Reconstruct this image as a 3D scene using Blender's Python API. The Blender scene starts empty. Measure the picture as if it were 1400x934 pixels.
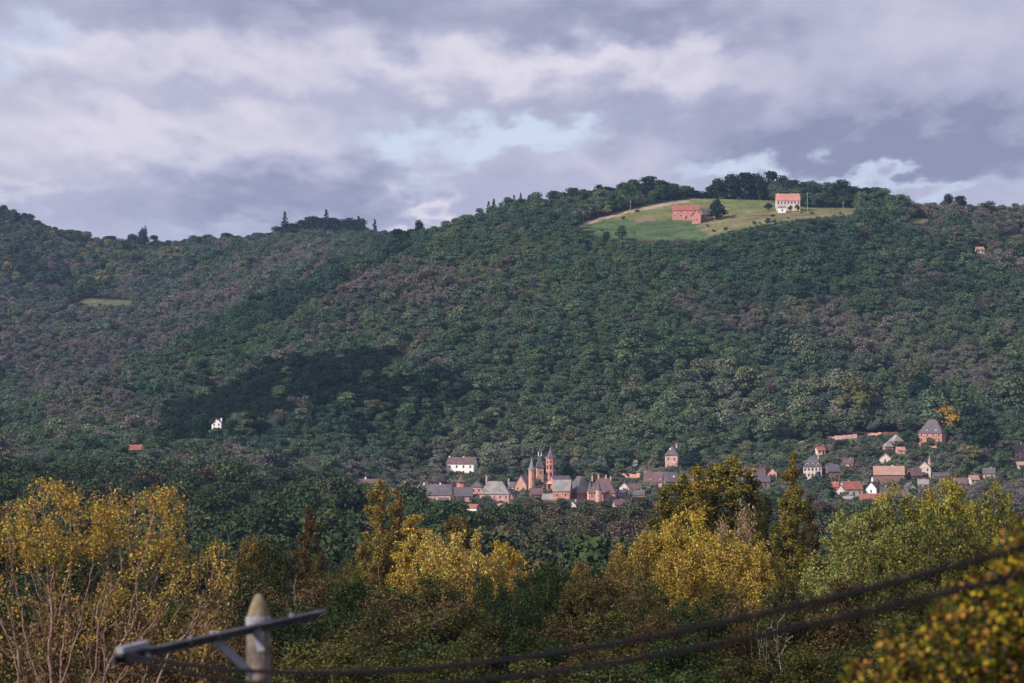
import bpy, bmesh, math, random
import numpy as np
from mathutils import Vector, Matrix
rng = np.random.default_rng(7)
random.seed(7)
S = bpy.context.scene
COL = S.collection
R = math.radians

# ------------------------------------------------------------------ camera
LENS = 116.0
K = 36.0 / LENS / 1400.0            # tangent of one photograph pixel
PITCH = math.atan((560 - 467) * K)
cam_d = bpy.data.cameras.new('camera'); cam = bpy.data.objects.new('camera', cam_d); COL.objects.link(cam)
cam_d.lens = LENS; cam_d.sensor_width = 36.0; cam_d.clip_start = 0.5; cam_d.clip_end = 40000
cam.location = (0, 0, 0); cam.rotation_euler = (math.pi / 2 + PITCH, 0, 0)
cam_d.dof.use_dof = True; cam_d.dof.focus_distance = 900.0; cam_d.dof.aperture_fstop = 3.2
S.camera = cam

# ------------------------------------------------------------------ light
SUN_EL, SUN_AZ = 33.0, 58.0         # azimuth: degrees left of straight behind the camera
sd = Vector((-math.sin(R(SUN_AZ)) * math.cos(R(SUN_EL)), -math.cos(R(SUN_AZ)) * math.cos(R(SUN_EL)), math.sin(R(SUN_EL))))
sun_d = bpy.data.lights.new('sun', 'SUN'); sun_d.energy = 5.0; sun_d.angle = R(0.55); sun_d.color = (1.0, 0.93, 0.84)
sun = bpy.data.objects.new('sun', sun_d); COL.objects.link(sun)
sun.rotation_euler = sd.to_track_quat('Z', 'Y').to_euler(); sun.location = (-300, -300, 400)

S.view_settings.view_transform = 'Standard'; S.view_settings.look = 'None'
S.view_settings.gamma = 1.0; S.view_settings.exposure = 0.22; S.view_settings.use_curve_mapping = False
S.cycles.use_denoising = True
S.cycles.max_bounces = 4; S.cycles.diffuse_bounces = 2; S.cycles.glossy_bounces = 1
S.cycles.transmission_bounces = 3; S.cycles.volume_bounces = 1; S.cycles.transparent_max_bounces = 6
S.cycles.caustics_reflective = False; S.cycles.caustics_refractive = False


class NT:
    """small helper to write node trees"""
    def __init__(s, tree): s.t = tree; tree.nodes.clear()
    def n(s, typ, **kw):
        n = s.t.nodes.new(typ)
        for k, v in kw.items(): setattr(n, k, v)
        return n
    def link(s, a, b): s.t.links.new(a, b)
    def _in(s, sock, v):
        if v is None: return
        if isinstance(v, bpy.types.NodeSocket): s.link(v, sock)
        else: sock.default_value = v
    def math(s, op, a, b=None, c=None, clamp=False):
        n = s.n('ShaderNodeMath', operation=op, use_clamp=clamp)
        for i, v in enumerate((a, b, c)): s._in(n.inputs[i], v)
        return n.outputs[0]
    def mix(s, f, a, b, mode='MIX'):
        n = s.n('ShaderNodeMix', data_type='RGBA', blend_type=mode)
        s._in(n.inputs[0], f); s._in(n.inputs[6], a); s._in(n.inputs[7], b)
        return n.outputs[2]
    def noise(s, vec, scale, detail=4, rough=0.55, dist=0.0):
        n = s.n('ShaderNodeTexNoise'); s._in(n.inputs['Vector'], vec)
        n.inputs['Scale'].default_value = scale; n.inputs['Detail'].default_value = detail
        n.inputs['Roughness'].default_value = rough; n.inputs['Distortion'].default_value = dist
        return n.outputs['Fac']
    def ramp(s, f, lo, hi, a=0.0, b=1.0):
        n = s.n('ShaderNodeMapRange', interpolation_type='SMOOTHSTEP'); s._in(n.inputs[0], f)
        n.inputs[1].default_value = lo; n.inputs[2].default_value = hi; n.inputs[3].default_value = a; n.inputs[4].default_value = b
        return n.outputs[0]
    def comb(s, x, y, z):
        n = s.n('ShaderNodeCombineXYZ')
        for i, v in enumerate((x, y, z)): s._in(n.inputs[i], v)
        return n.outputs[0]


def build_world():
    w = bpy.data.worlds.new('World'); S.world = w; w.use_nodes = True
    t = NT(w.node_tree)
    sky = t.n('ShaderNodeTexSky', sky_type='NISHITA')
    sky.sun_disc = False; sky.sun_elevation = R(SUN_EL); sky.sun_rotation = math.atan2(sd.x, sd.y)
    sky.air_density = 1.0; sky.dust_density = 0.6; sky.ozone_density = 2.0
    tc = t.n('ShaderNodeTexCoord')
    sep = t.n('ShaderNodeSeparateXYZ'); t.link(tc.outputs['Generated'], sep.inputs[0])
    x, y, z = sep.outputs
    zz = t.math('ADD', t.math('MAXIMUM', z, 0.0), 0.15)
    p = t.comb(t.math('MULTIPLY', t.math('DIVIDE', x, zz), 2.6), t.math('DIVIDE', y, zz), 0.3)
    # azimuth/elevation tangents for the cloud forms seen above the hills
    az = t.math('DIVIDE', x, t.math('MAXIMUM', y, 0.05)); el = t.math('DIVIDE', z, t.math('MAXIMUM', y, 0.05))
    front = t.ramp(y, 0.75, 0.93)
    wob = t.n('ShaderNodeTexNoise'); t.link(p, wob.inputs['Vector']); wob.inputs['Scale'].default_value = 6.0; wob.inputs['Detail'].default_value = 5
    wv = t.n('ShaderNodeVectorMath', operation='SUBTRACT'); t.link(wob.outputs['Color'], wv.inputs[0]); wv.inputs[1].default_value = (.5, .5, .5)
    ws = t.n('ShaderNodeSeparateXYZ'); t.link(wv.outputs[0], ws.inputs[0])
    az = t.math('MULTIPLY_ADD', ws.outputs[0], 0.060, az); el = t.math('MULTIPLY_ADD', ws.outputs[1], 0.034, el)
    def blob(px, py, rx, ry):
        a0, e0 = (px - 700) * K, (560 - py) * K
        dx = t.math('DIVIDE', t.math('SUBTRACT', az, a0), rx * K); dy = t.math('DIVIDE', t.math('SUBTRACT', el, e0), ry * K)
        d = t.math('ADD', t.math('MULTIPLY', dx, dx), t.math('MULTIPLY', dy, dy))
        return t.math('MULTIPLY', t.math('EXPONENT', t.math('MULTIPLY', d, -1.0)), front)
    def blobs(lst):
        acc = None
        for (px, py, rx, ry, wgt) in lst:
            b = t.math('MULTIPLY', blob(px, py, rx, ry), wgt)
            acc = b if acc is None else t.math('ADD', acc, b)
        return acc
    n1 = t.noise(p, 2.2, 7, 0.55, 0.5)
    n2 = t.noise(p, 5.5, 8, 0.6, 0.4)
    n3 = t.noise(p, 16.0, 7, 0.62, 0.3)
    # light and dark of the cloud undersides
    lum = t.math('ADD', t.math('MULTIPLY_ADD', n1, 0.36, -0.18), t.math('MULTIPLY_ADD', n2, 0.26, -0.13))
    lum = t.math('ADD', lum, t.math('MULTIPLY_ADD', n3, 0.10, -0.05))
    lum = t.math('ADD', lum, blobs([(420, 2, 330, 40, -.34), (880, 30, 190, 34, -.36), (1020, 60, 60, 30, -.20), (1200, 205, 300, 42, -.55), (930, 150, 240, 26, -.16), (1330, 160, 200, 60, -.16),
                                     (380, 275, 230, 42, -.36), (500, 225, 80, 50, -.16), (300, 85, 330, 32, .30), (120, 175, 210, 50, .36), (370, 195, 160, 36, .28), (850, 88, 200, 28, .42), (620, 90, 160, 30, .20),
                                     (840, 215, 75, 30, .28), (1250, 40, 240, 40, .14), (55, 258, 90, 13, .26), (590, 285, 26, 42, .60), (70, 62, 90, 22, .34), (250, 130, 260, 18, -.12), (20, 250, 60, 40, .1)]))
    lum = t.math('ADD', lum, 0.45, clamp=True)
    ccol = t.n('ShaderNodeValToRGB'); t.link(lum, ccol.inputs[0])
    e = ccol.color_ramp.elements
    e[0].position = 0.0; e[0].color = (0.27, 0.285, 0.42, 1)
    e[1].position = 1.0; e[1].color = (0.82, 0.77, 0.85, 1)
    m = e.new(0.45); m.color = (0.50, 0.495, 0.645, 1)
    # gaps of open sky
    gap = t.math('ADD', t.math('MULTIPLY_ADD', n2, 0.9, -0.45), t.math('MULTIPLY_ADD', n1, -1.0, 0.30))
    gap = t.math('ADD', gap, blobs([(650, 200, 125, 32, 1.25), (745, 182, 60, 24, .7), (560, 225, 40, 50, .35), (60, 40, 70, 30, .62), (15, 90, 50, 30, .5), (1000, 230, 110, 18, .75), (1120, 245, 200, 13, .6), (1340, 250, 160, 14, .45),
                                     (250, 318, 200, 14, .35), (845, 225, 60, 22, -.5)]))
    gapf = t.ramp(gap, -0.15, 1.0, 0.0, 0.95)
    skyc = t.mix(1.0, sky.outputs[0], (0.150, 0.142, 0.145, 1), 'MULTIPLY')
    skyc = t.mix(0.78, skyc, (0.66, 0.73, 0.92, 1))      # thin veil of high cloud in the gaps
    col = t.mix(gapf, ccol.outputs[0], skyc)
    bg = t.n('ShaderNodeBackground'); t.link(col, bg.inputs[0]); bg.inputs[1].default_value = 0.86
    out = t.n('ShaderNodeOutputWorld'); t.link(bg.outputs[0], out.inputs[0])
build_world()


# ------------------------------------------------------------------ helpers
def tag(o, label=None, cat=None, group=None, kind=None):
    if label: o['label'] = label
    if cat: o['category'] = cat
    if group: o['group'] = group
    if kind: o['kind'] = kind
    return o

def link(name, data, parent=None, loc=None, mat=None):
    o = bpy.data.objects.new(name, data); COL.objects.link(o)
    if parent is not None: o.parent = parent
    if loc is not None: o.location = loc
    if mat is not None and data is not None and len(data.materials) == 0: data.materials.append(mat)
    return o

def empty(name, loc, rz=0.0):
    o = link(name, None, None, loc); o.rotation_euler = (0, 0, rz); o.empty_display_size = 1.0
    return o

def mesh_np(name, V, F, mat=None, attr=None, smooth=False):
    """V (n,3), F (m,k) arrays with constant k; attr = (name, per-vertex rgb)"""
    me = bpy.data.meshes.new(name)
    V = np.asarray(V, np.float32); F = np.asarray(F, np.int32)
    me.vertices.add(len(V)); me.vertices.foreach_set('co', V.ravel())
    k = F.shape[1]
    me.loops.add(F.size); me.loops.foreach_set('vertex_index', F.ravel())
    me.polygons.add(len(F)); me.polygons.foreach_set('loop_start', np.arange(0, F.size, k, dtype=np.int32))
    me.polygons.foreach_set('loop_total', np.full(len(F), k, np.int32))
    if smooth: me.polygons.foreach_set('use_smooth', np.ones(len(F), bool))
    if attr is not None:
        a = me.attributes.new(attr[0], 'FLOAT_COLOR', 'POINT')
        c = np.ones((len(V), 4), np.float32); c[:, :3] = attr[1]
        a.data.foreach_set('color', c.ravel())
    me.update(); me.validate()
    if mat: me.materials.append(mat)
    return me

class MB:
    """collects simple solids into one mesh"""
    def __init__(s): s.v = []; s.f = []
    def add(s, vs, fs):
        b = len(s.v); s.v += [tuple(v) for v in vs]; s.f += [tuple(i + b for i in f) for f in fs]; return s
    def box(s, x0, x1, y0, y1, z0, z1):
        return s.add([(x0,y0,z0),(x1,y0,z0),(x1,y1,z0),(x0,y1,z0),(x0,y0,z1),(x1,y0,z1),(x1,y1,z1),(x0,y1,z1)],
                     [(0,3,2,1),(4,5,6,7),(0,1,5,4),(1,2,6,5),(2,3,7,6),(3,0,4,7)])
    def lathe(s, prof, n=8, c=(0, 0), a0=0.0):
        vs = []; fs = []
        for r, z in prof:
            for i in range(n):
                a = a0 + 2 * math.pi * i / n
                vs.append((c[0] + r * math.cos(a), c[1] + r * math.sin(a), z))
        for j in range(len(prof) - 1):
            for i in range(n):
                k = (i + 1) % n
                fs.append((j*n+i, j*n+k, (j+1)*n+k, (j+1)*n+i))
        fs.append(tuple(range(n - 1, -1, -1))); fs.append(tuple(range((len(prof)-1)*n, len(prof)*n)))
        return s.add(vs, fs)
    def tube(s, pts, r, n=8):
        pts = [Vector(p) for p in pts]; rr = r if isinstance(r, (list, tuple)) else [r] * len(pts)
        vs = []; fs = []
        for i, p in enumerate(pts):
            d = (pts[min(i+1, len(pts)-1)] - pts[max(i-1, 0)]).normalized()
            u = d.cross(Vector((0, 0, 1)) if abs(d.z) < .95 else Vector((1, 0, 0))).normalized(); w = d.cross(u)
            for k in range(n):
                a = 2 * math.pi * k / n
                vs.append(p + (u * math.cos(a) + w * math.sin(a)) * rr[i])
        for j in range(len(pts) - 1):
            for i in range(n):
                k = (i + 1) % n
                fs.append((j*n+i, j*n+k, (j+1)*n+k, (j+1)*n+i))
        fs.append(tuple(range(n - 1, -1, -1))); fs.append(tuple(range((len(pts)-1)*n, len(pts)*n)))
        return s.add(vs, fs)
    def mesh(s, name, mat):
        me = bpy.data.meshes.new(name); me.from_pydata(s.v, [], s.f); me.update(); me.materials.append(mat); return me
    def obj(s, name, mat, parent=None, loc=None):
        return link(name, s.mesh(name, mat), parent, loc)

def vnoise(x, y, seed=0):
    """value noise on arrays"""
    xi = np.floor(x).astype(np.int64); yi = np.floor(y).astype(np.int64); fx = x - xi; fy = y - yi
    fx = fx*fx*(3-2*fx); fy = fy*fy*(3-2*fy)
    def h(a, b):
        n = (a * 374761393 + b * 668265263 + seed * 974634777) & 0xFFFFFFFF
        n = ((n ^ (n >> 13)) * 1274126177) & 0xFFFFFFFF
        return ((n ^ (n >> 16)) & 0xFFFF) / 65535.0
    return (h(xi,yi)*(1-fx)+h(xi+1,yi)*fx)*(1-fy) + (h(xi,yi+1)*(1-fx)+h(xi+1,yi+1)*fx)*fy
def fbm(x, y, seed=0, o=4):
    s = 0; a = .5
    for i in range(o): s = s + a * vnoise(x * 2**i + 17.3*i, y * 2**i - 9.1*i, seed + i); a *= .5
    return s

def in_poly(px, py, poly):
    px = np.asarray(px, float); py = np.asarray(py, float); inside = np.zeros(px.shape, bool); n = len(poly)
    for i in range(n):
        x1, y1 = poly[i]; x2, y2 = poly[(i+1) % n]
        c = ((y1 > py) != (y2 > py)) & (px < (x2-x1)*(py-y1)/((y2-y1) if y2 != y1 else 1e-9) + x1)
        inside ^= c
    return inside

# ------------------------------------------------------------------ materials
def simple_mat(name, col, rough=0.85, nscale=0.0, namt=0.25, bump=0.0, col2=None, spec=0.3):
    m = bpy.data.materials.new(name); m.use_nodes = True; t = NT(m.node_tree)
    b = t.n('ShaderNodeBsdfPrincipled'); o = t.n('ShaderNodeOutputMaterial'); t.link(b.outputs[0], o.inputs[0])
    b.inputs['Roughness'].default_value = rough; b.inputs['Specular IOR Level'].default_value = spec
    c = (*col, 1)
    if nscale:
        tc = t.n('ShaderNodeTexCoord'); gi = t.n('ShaderNodeObjectInfo')
        v = t.n('ShaderNodeVectorMath', operation='ADD'); t.link(tc.outputs['Object'], v.inputs[0])
        rv = t.math('MULTIPLY', gi.outputs['Random'], 37.0); t.link(rv, v.inputs[1])
        n = t.noise(v.outputs[0], nscale, 6, 0.65)
        hi = (*(col2 if col2 else tuple(min(1, a * (1 + namt * 2)) for a in col)), 1); lo = (*(a * (1 - namt) for a in col), 1)
        f = t.ramp(n, .32, .68); cc = t.mix(f, lo, hi); t.link(cc, b.inputs['Base Color'])
        if bump:
            bn = t.n('ShaderNodeBump'); bn.inputs['Strength'].default_value = bump; bn.inputs['Distance'].default_value = 0.1
            t.link(n, bn.inputs['Height']); t.link(bn.outputs[0], b.inputs['Normal'])
    else: b.inputs['Base Color'].default_value = c
    return m

def leaf_mat(name, trans=0.0, gloss=0.0):
    """leaf colour = the tree's own tint times the leaf's own variation"""
    m = bpy.data.materials.new(name); m.use_nodes = True; t = NT(m.node_tree)
    a = t.n('ShaderNodeAttribute', attribute_type='INSTANCER', attribute_name='tint')
    v = t.n('ShaderNodeAttribute', attribute_type='GEOMETRY', attribute_name='leaf')
    c = t.mix(1.0, a.outputs['Color'], v.outputs['Color'], 'MULTIPLY')
    o = t.n('ShaderNodeOutputMaterial')
    d = t.n('ShaderNodeBsdfDiffuse'); t.link(c, d.inputs[0]); out = d.outputs[0]
    if trans:
        tr = t.n('ShaderNodeBsdfTranslucent'); t.link(c, tr.inputs[0])
        mx = t.n('ShaderNodeMixShader'); mx.inputs[0].default_value = trans; t.link(out, mx.inputs[1]); t.link(tr.outputs[0], mx.inputs[2]); out = mx.outputs[0]
    if gloss:
        g = t.n('ShaderNodeBsdfGlossy'); g.inputs['Roughness'].default_value = .42; g.inputs['Color'].default_value = (1, .97, .9, 1)
        mx = t.n('ShaderNodeMixShader'); mx.inputs[0].default_value = gloss; t.link(out, mx.inputs[1]); t.link(g.outputs[0], mx.inputs[2]); out = mx.outputs[0]
    t.link(out, o.inputs[0])
    return m

def roof_mat(name, col, col2, scale=1.0):
    m = bpy.data.materials.new(name); m.use_nodes = True; t = NT(m.node_tree)
    b = t.n('ShaderNodeBsdfPrincipled'); o = t.n('ShaderNodeOutputMaterial'); t.link(b.outputs[0], o.inputs[0]); b.inputs['Roughness'].default_value = .62
    tc = t.n('ShaderNodeTexCoord'); gi = t.n('ShaderNodeObjectInfo')
    v = t.n('ShaderNodeVectorMath', operation='ADD'); t.link(tc.outputs['Object'], v.inputs[0]); t.link(t.math('MULTIPLY', gi.outputs['Random'], 53.0), v.inputs[1])
    n1 = t.noise(v.outputs[0], .28 * scale, 5, .6); n2 = t.noise(v.outputs[0], 2.2 * scale, 3, .7)
    f = t.ramp(t.math('ADD', t.math('MULTIPLY', n1, .6), t.math('MULTIPLY', n2, .4)), .36, .64)
    t.link(t.mix(f, (*col, 1), (*col2, 1)), b.inputs['Base Color'])
    wv = t.n('ShaderNodeTexWave', wave_type='BANDS', bands_direction='Z'); t.link(v.outputs[0], wv.inputs['Vector']); wv.inputs['Scale'].default_value = 1.6
    bn = t.n('ShaderNodeBump'); bn.inputs['Strength'].default_value = .35; bn.inputs['Distance'].default_value = .06; t.link(wv.outputs['Fac'], bn.inputs['Height']); t.link(bn.outputs[0], b.inputs['Normal'])
    return m

M = {}
M['red_stone'] = simple_mat('red sandstone', (.45, .175, .145), .9, .9, .24, .3, (.60, .30, .25))
M['pink_stone'] = simple_mat('pink sandstone', (.55, .29, .25), .9, .8, .22, .3, (.70, .44, .39))
M['orange_stone'] = simple_mat('orange sandstone', (.50, .245, .175), .9, .8, .2, .3, (.62, .35, .26))
M['cream'] = simple_mat('cream render', (.56, .47, .41), .9, .5, .16, .0, (.70, .61, .54))
M['white'] = simple_mat('white render', (.80, .76, .74), .9, .5, .06, .0, (.84, .81, .79))
M['dark_stone'] = simple_mat('weathered stone', (.20, .12, .10), .9, .8, .2, .3)
M['slate'] = roof_mat('slate', (.066, .054, .068), (.125, .102, .115))
M['pale_slate'] = roof_mat('lichened slate', (.16, .145, .145), (.30, .27, .25))
M['brown_tile'] = roof_mat('brown tile', (.090, .048, .050), (.155, .085, .085))
M['red_tile'] = roof_mat('red tile', (.22, .065, .048), (.34, .12, .09))
M['pink_tile'] = roof_mat('pink tile', (.36, .15, .115), (.50, .23, .18))
M['tan_tile'] = roof_mat('tan tile', (.30, .16, .12), (.42, .25, .19))
M['glass'] = simple_mat('window glass', (.02, .02, .026), .15, spec=.5)
M['shutter'] = simple_mat('brown shutter', (.10, .035, .03), .7)
M['bark'] = simple_mat('bark', (.11, .082, .065), .95, 2.0, .35)
M['pale_bark'] = simple_mat('pale bark', (.19, .12, .09), .9, 3.0, .25)
M['dead_wood'] = simple_mat('bleached dead wood', (.20, .178, .165), .9, 3.0, .2)
M['leaf_far'] = leaf_mat('far foliage')
M['leaf_near'] = leaf_mat('near foliage', .30)
M['metal'] = simple_mat('galvanised steel', (.22, .22, .255), .6, 4.0, .2)
M['dark_metal'] = simple_mat('weathered dark steel', (.042, .042, .05), .7, 5.0, .3, spec=.15)
M['rubber'] = simple_mat('black cable sheath', (.006, .0055, .007), .8, spec=.08)
M['pole_wood'] = simple_mat('weathered pole wood', (.13, .098, .085), .9, 6, .4, .5, (.26, .205, .175))
M['pole_wood2'] = simple_mat('lichened pole tip', (.17, .135, .09), .9, 7.0, .3, .3)

# ------------------------------------------------------------------ terrain
def zpy(py, Y): return np.tan(PITCH + np.arctan((467 - np.asarray(py, float)) * K)) * Y
PX = np.array([-700, -250, 0, 100, 200, 300, 360, 400, 450, 500, 550, 600, 620, 700, 780, 870, 940, 1000, 1080, 1170, 1250, 1300, 1400, 1650, 2100], float)
def row(Yc, py=None, z=None):
    """(Y at each PX, z at each PX)"""
    def ex(d):
        if np.isscalar(d): return np.full(PX.shape, float(d))
        k = sorted(d); return np.interp(PX, k, [d[i] for i in k])
    Yv = ex(Yc)
    return (Yv, ex(z) if z is not None else zpy(ex(py), Yv))
YC = {-700: 2100, 0: 2150, 200: 2250, 400: 2380, 550: 2480, 700: 2550, 870: 2600, 2100: 2620}
PYC = {-700: 640, 0: 602, 100: 554, 200: 505, 300: 455, 400: 404, 500: 364, 550: 342, 620: 318, 700: 295, 780: 284, 870: 273, 940: 271, 1000: 272, 1080: 273, 1170: 282, 1250: 291, 1400: 300, 2100: 340}
yc_arr = np.interp(PX, sorted(YC), [YC[k] for k in sorted(YC)])
rowC = row(YC, PYC)
row2060 = row(2060, {-700: 650, 0: 606, 100: 590, 200: 575, 300: 558, 360: 522, 400: 512, 450: 500, 500: 497, 600: 492, 700: 500, 870: 508, 1000: 515, 1200: 525, 1400: 530, 2100: 545})
pyP = {700: 345, 780: 328, 870: 323, 940: 324, 1000: 314, 1080: 305, 1170: 300, 1250: 318, 1400: 340, 2100: 380}
Yp = 2060 + (yc_arr - 2060) * .67
zp_lin = row2060[1] + (rowC[1] - row2060[1]) * .67 + 10
zP = np.where(PX >= 690, zpy(np.interp(PX, sorted(pyP), [pyP[k] for k in sorted(pyP)]), Yp), zp_lin)
ROWS = [
    row(-400, z=16), row(-20, z=0.5), row(0, z=-1.75), row(10, z=-2.7), row(18, z=-4.2), row(32, z=-9.8), row(60, z=-13.5), row(115, z=-17),
    row(230, z=-24), row(350, z=-31), row(600, z={-700: -40, 300: -45, 900: -50}), row(900, z={-700: -40, 300: -49, 800: -56}),
    row(1250, z={-700: -38, 200: -46, 500: -48, 800: -59, 1400: -60}), row(1500, z={-700: -30, 200: -42.5, 450: -45, 600: -55, 1400: -60}),
    row(1640, z={-700: -34, 300: -45, 600: -54, 1400: -58}),
    row(1780, {-700: 640, 0: 630, 200: 627, 300: 625, 450: 650, 500: 660, 600: 680, 700: 690, 800: 690, 900: 678, 1000: 676, 1170: 690, 1300: 680, 1400: 668, 2100: 660}),
    row(1880, {-700: 630, 0: 612, 200: 612, 300: 596, 400: 585, 500: 625, 600: 648, 700: 657, 760: 657, 870: 650, 940: 640, 1000: 640, 1080: 630, 1200: 620, 1300: 620, 1400: 625, 2100: 630}),
    row(1985, {-700: 640, 0: 610, 100: 607, 200: 596, 300: 560, 360: 520, 400: 508, 450: 497, 500: 500, 600: 522, 700: 560, 800: 585, 900: 590, 1000: 590, 1100: 588, 1200: 586, 1300: 586, 1400: 590, 2100: 600}),
    row2060, (Yp, zP), rowC,
    (yc_arr + 70, rowC[1] - 1.5), (yc_arr + 160, rowC[1] - 18),
    row(2800, z={-700: 45, 0: 0, 200: 22, 400: 70, 600: 130, 870: 110, 2100: 60}),
    row(2950, {-700: 440, 0: 482, 100: 486, 200: 470, 300: 445, 400: 400, 500: 362, 600: 350, 900: 420, 2100: 470}),
    row(3230, {-700: 380, 0: 424, 100: 422, 200: 412, 300: 390, 400: 362, 500: 345, 600: 345, 900: 420, 2100: 480}),
    row(3330, {-700: 370, 0: 412, 100: 412, 200: 404, 300: 380, 400: 355, 500: 341, 600: 345, 900: 420, 2100: 480}),
    row(3550, {-700: 280, -250: 300, 0: 340, 100: 366, 200: 370, 300: 352, 400: 340, 500: 335, 600: 345, 900: 420, 2100: 480}),
    row(3750, {-700: 180, -250: 230, 0: 296, 100: 329, 200: 345, 300: 340, 400: 330, 500: 333, 600: 340, 900: 420, 2100: 480}),
    row(3950, z={-700: 280, 0: 170, 600: 130, 2100: 60}), row(4800, z={-700: 120, 0: 90, 2100: 20}), row(12000, z=-60), row(30000, z=-80)]
RY = np.array([r[0] for r in ROWS]); RZ = np.array([r[1] for r in ROWS])

CLEAR = [(783, 314), (800, 303), (860, 286), (930, 273), (965, 270), (1045, 272), (1060, 276), (1100, 284), (1170, 284), (1173, 293), (1100, 297), (1060, 304), (1000, 314), (960, 327), (880, 329), (820, 324)]
def hgt(X, Y):
    X = np.asarray(X, float); Y = np.asarray(Y, float)
    s = X / np.maximum(Y, 40.0); px = np.clip(700 + s / K, PX[0], PX[-1])
    i = np.clip(np.searchsorted(PX, px, side='right') - 1, 0, len(PX) - 2); f = (px - PX[i]) / (PX[i+1] - PX[i])
    Yr = RY[:, i] * (1 - f) + RY[:, i+1] * f; Zr = RZ[:, i] * (1 - f) + RZ[:, i+1] * f
    z = Zr[0].copy()
    for k in range(len(ROWS) - 1):
        m = (Y >= Yr[k]); g = np.clip((Y - Yr[k]) / (Yr[k+1] - Yr[k]), 0, 1)
        z = np.where(m, Zr[k] + (Zr[k+1] - Zr[k]) * g, z)
    # relief: gullies and bumps on the slopes, none in the village or the hilltop fields
    amp = np.interp(Y, [1850, 1980, 2300, 2420, 2520, 2620, 2760, 2900, 3150, 3240, 3330, 3400, 3900], [0, 12, 19, 6, 1.5, 1.5, 8, 20, 14, 3, 3, 14, 8])
    amp = np.where(px > 1200, np.interp(Y, [1850, 2000, 2400, 2600], [0, 12, 12, 4]), amp)
    amp = amp + np.interp(Y, [450, 700, 1500, 1650], [0, 4, 4, 0])
    z = z + amp * (fbm(X / 135 + .45 * Y / 135, Y / 430, 3, 3) * 2 - .9)
    return z

def proj(X, Y, Z):
    """world -> photograph pixel"""
    c, s_ = math.cos(PITCH), math.sin(PITCH)
    d = Y * c + Z * s_; v = -Y * s_ + Z * c
    return 700 + X / d / K, 467 - v / d / K

def ray_at(px, py, Y):
    v = (467 - py) * K; u = (px - 700) * K; c, s_ = math.cos(PITCH), math.sin(PITCH)
    dy = c - v * s_; return Vector((u / dy * Y, Y, (s_ + v * c) / dy * Y))

def ground_at(px, py, lo=450, hi=3900):
    """first point of the terrain seen along a pixel's ray"""
    Ys = np.arange(lo, hi, 1.5); v = (467 - py) * K; u = (px - 700) * K; c, s_ = math.cos(PITCH), math.sin(PITCH); dy = c - v * s_
    Zs = (s_ + v * c) / dy * Ys; Xs = u / dy * Ys
    hit = np.nonzero(hgt(Xs, Ys) >= Zs)[0]
    k = hit[0] if len(hit) else len(Ys) - 1
    return Vector((Xs[k], Ys[k], float(hgt(Xs[k:k+1], Ys[k:k+1])[0])))
def on_ground(px, Y):
    X = (px - 700) * K * Y
    return Vector((X, Y, float(hgt(np.array([X]), np.array([Y]))[0])))

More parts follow.
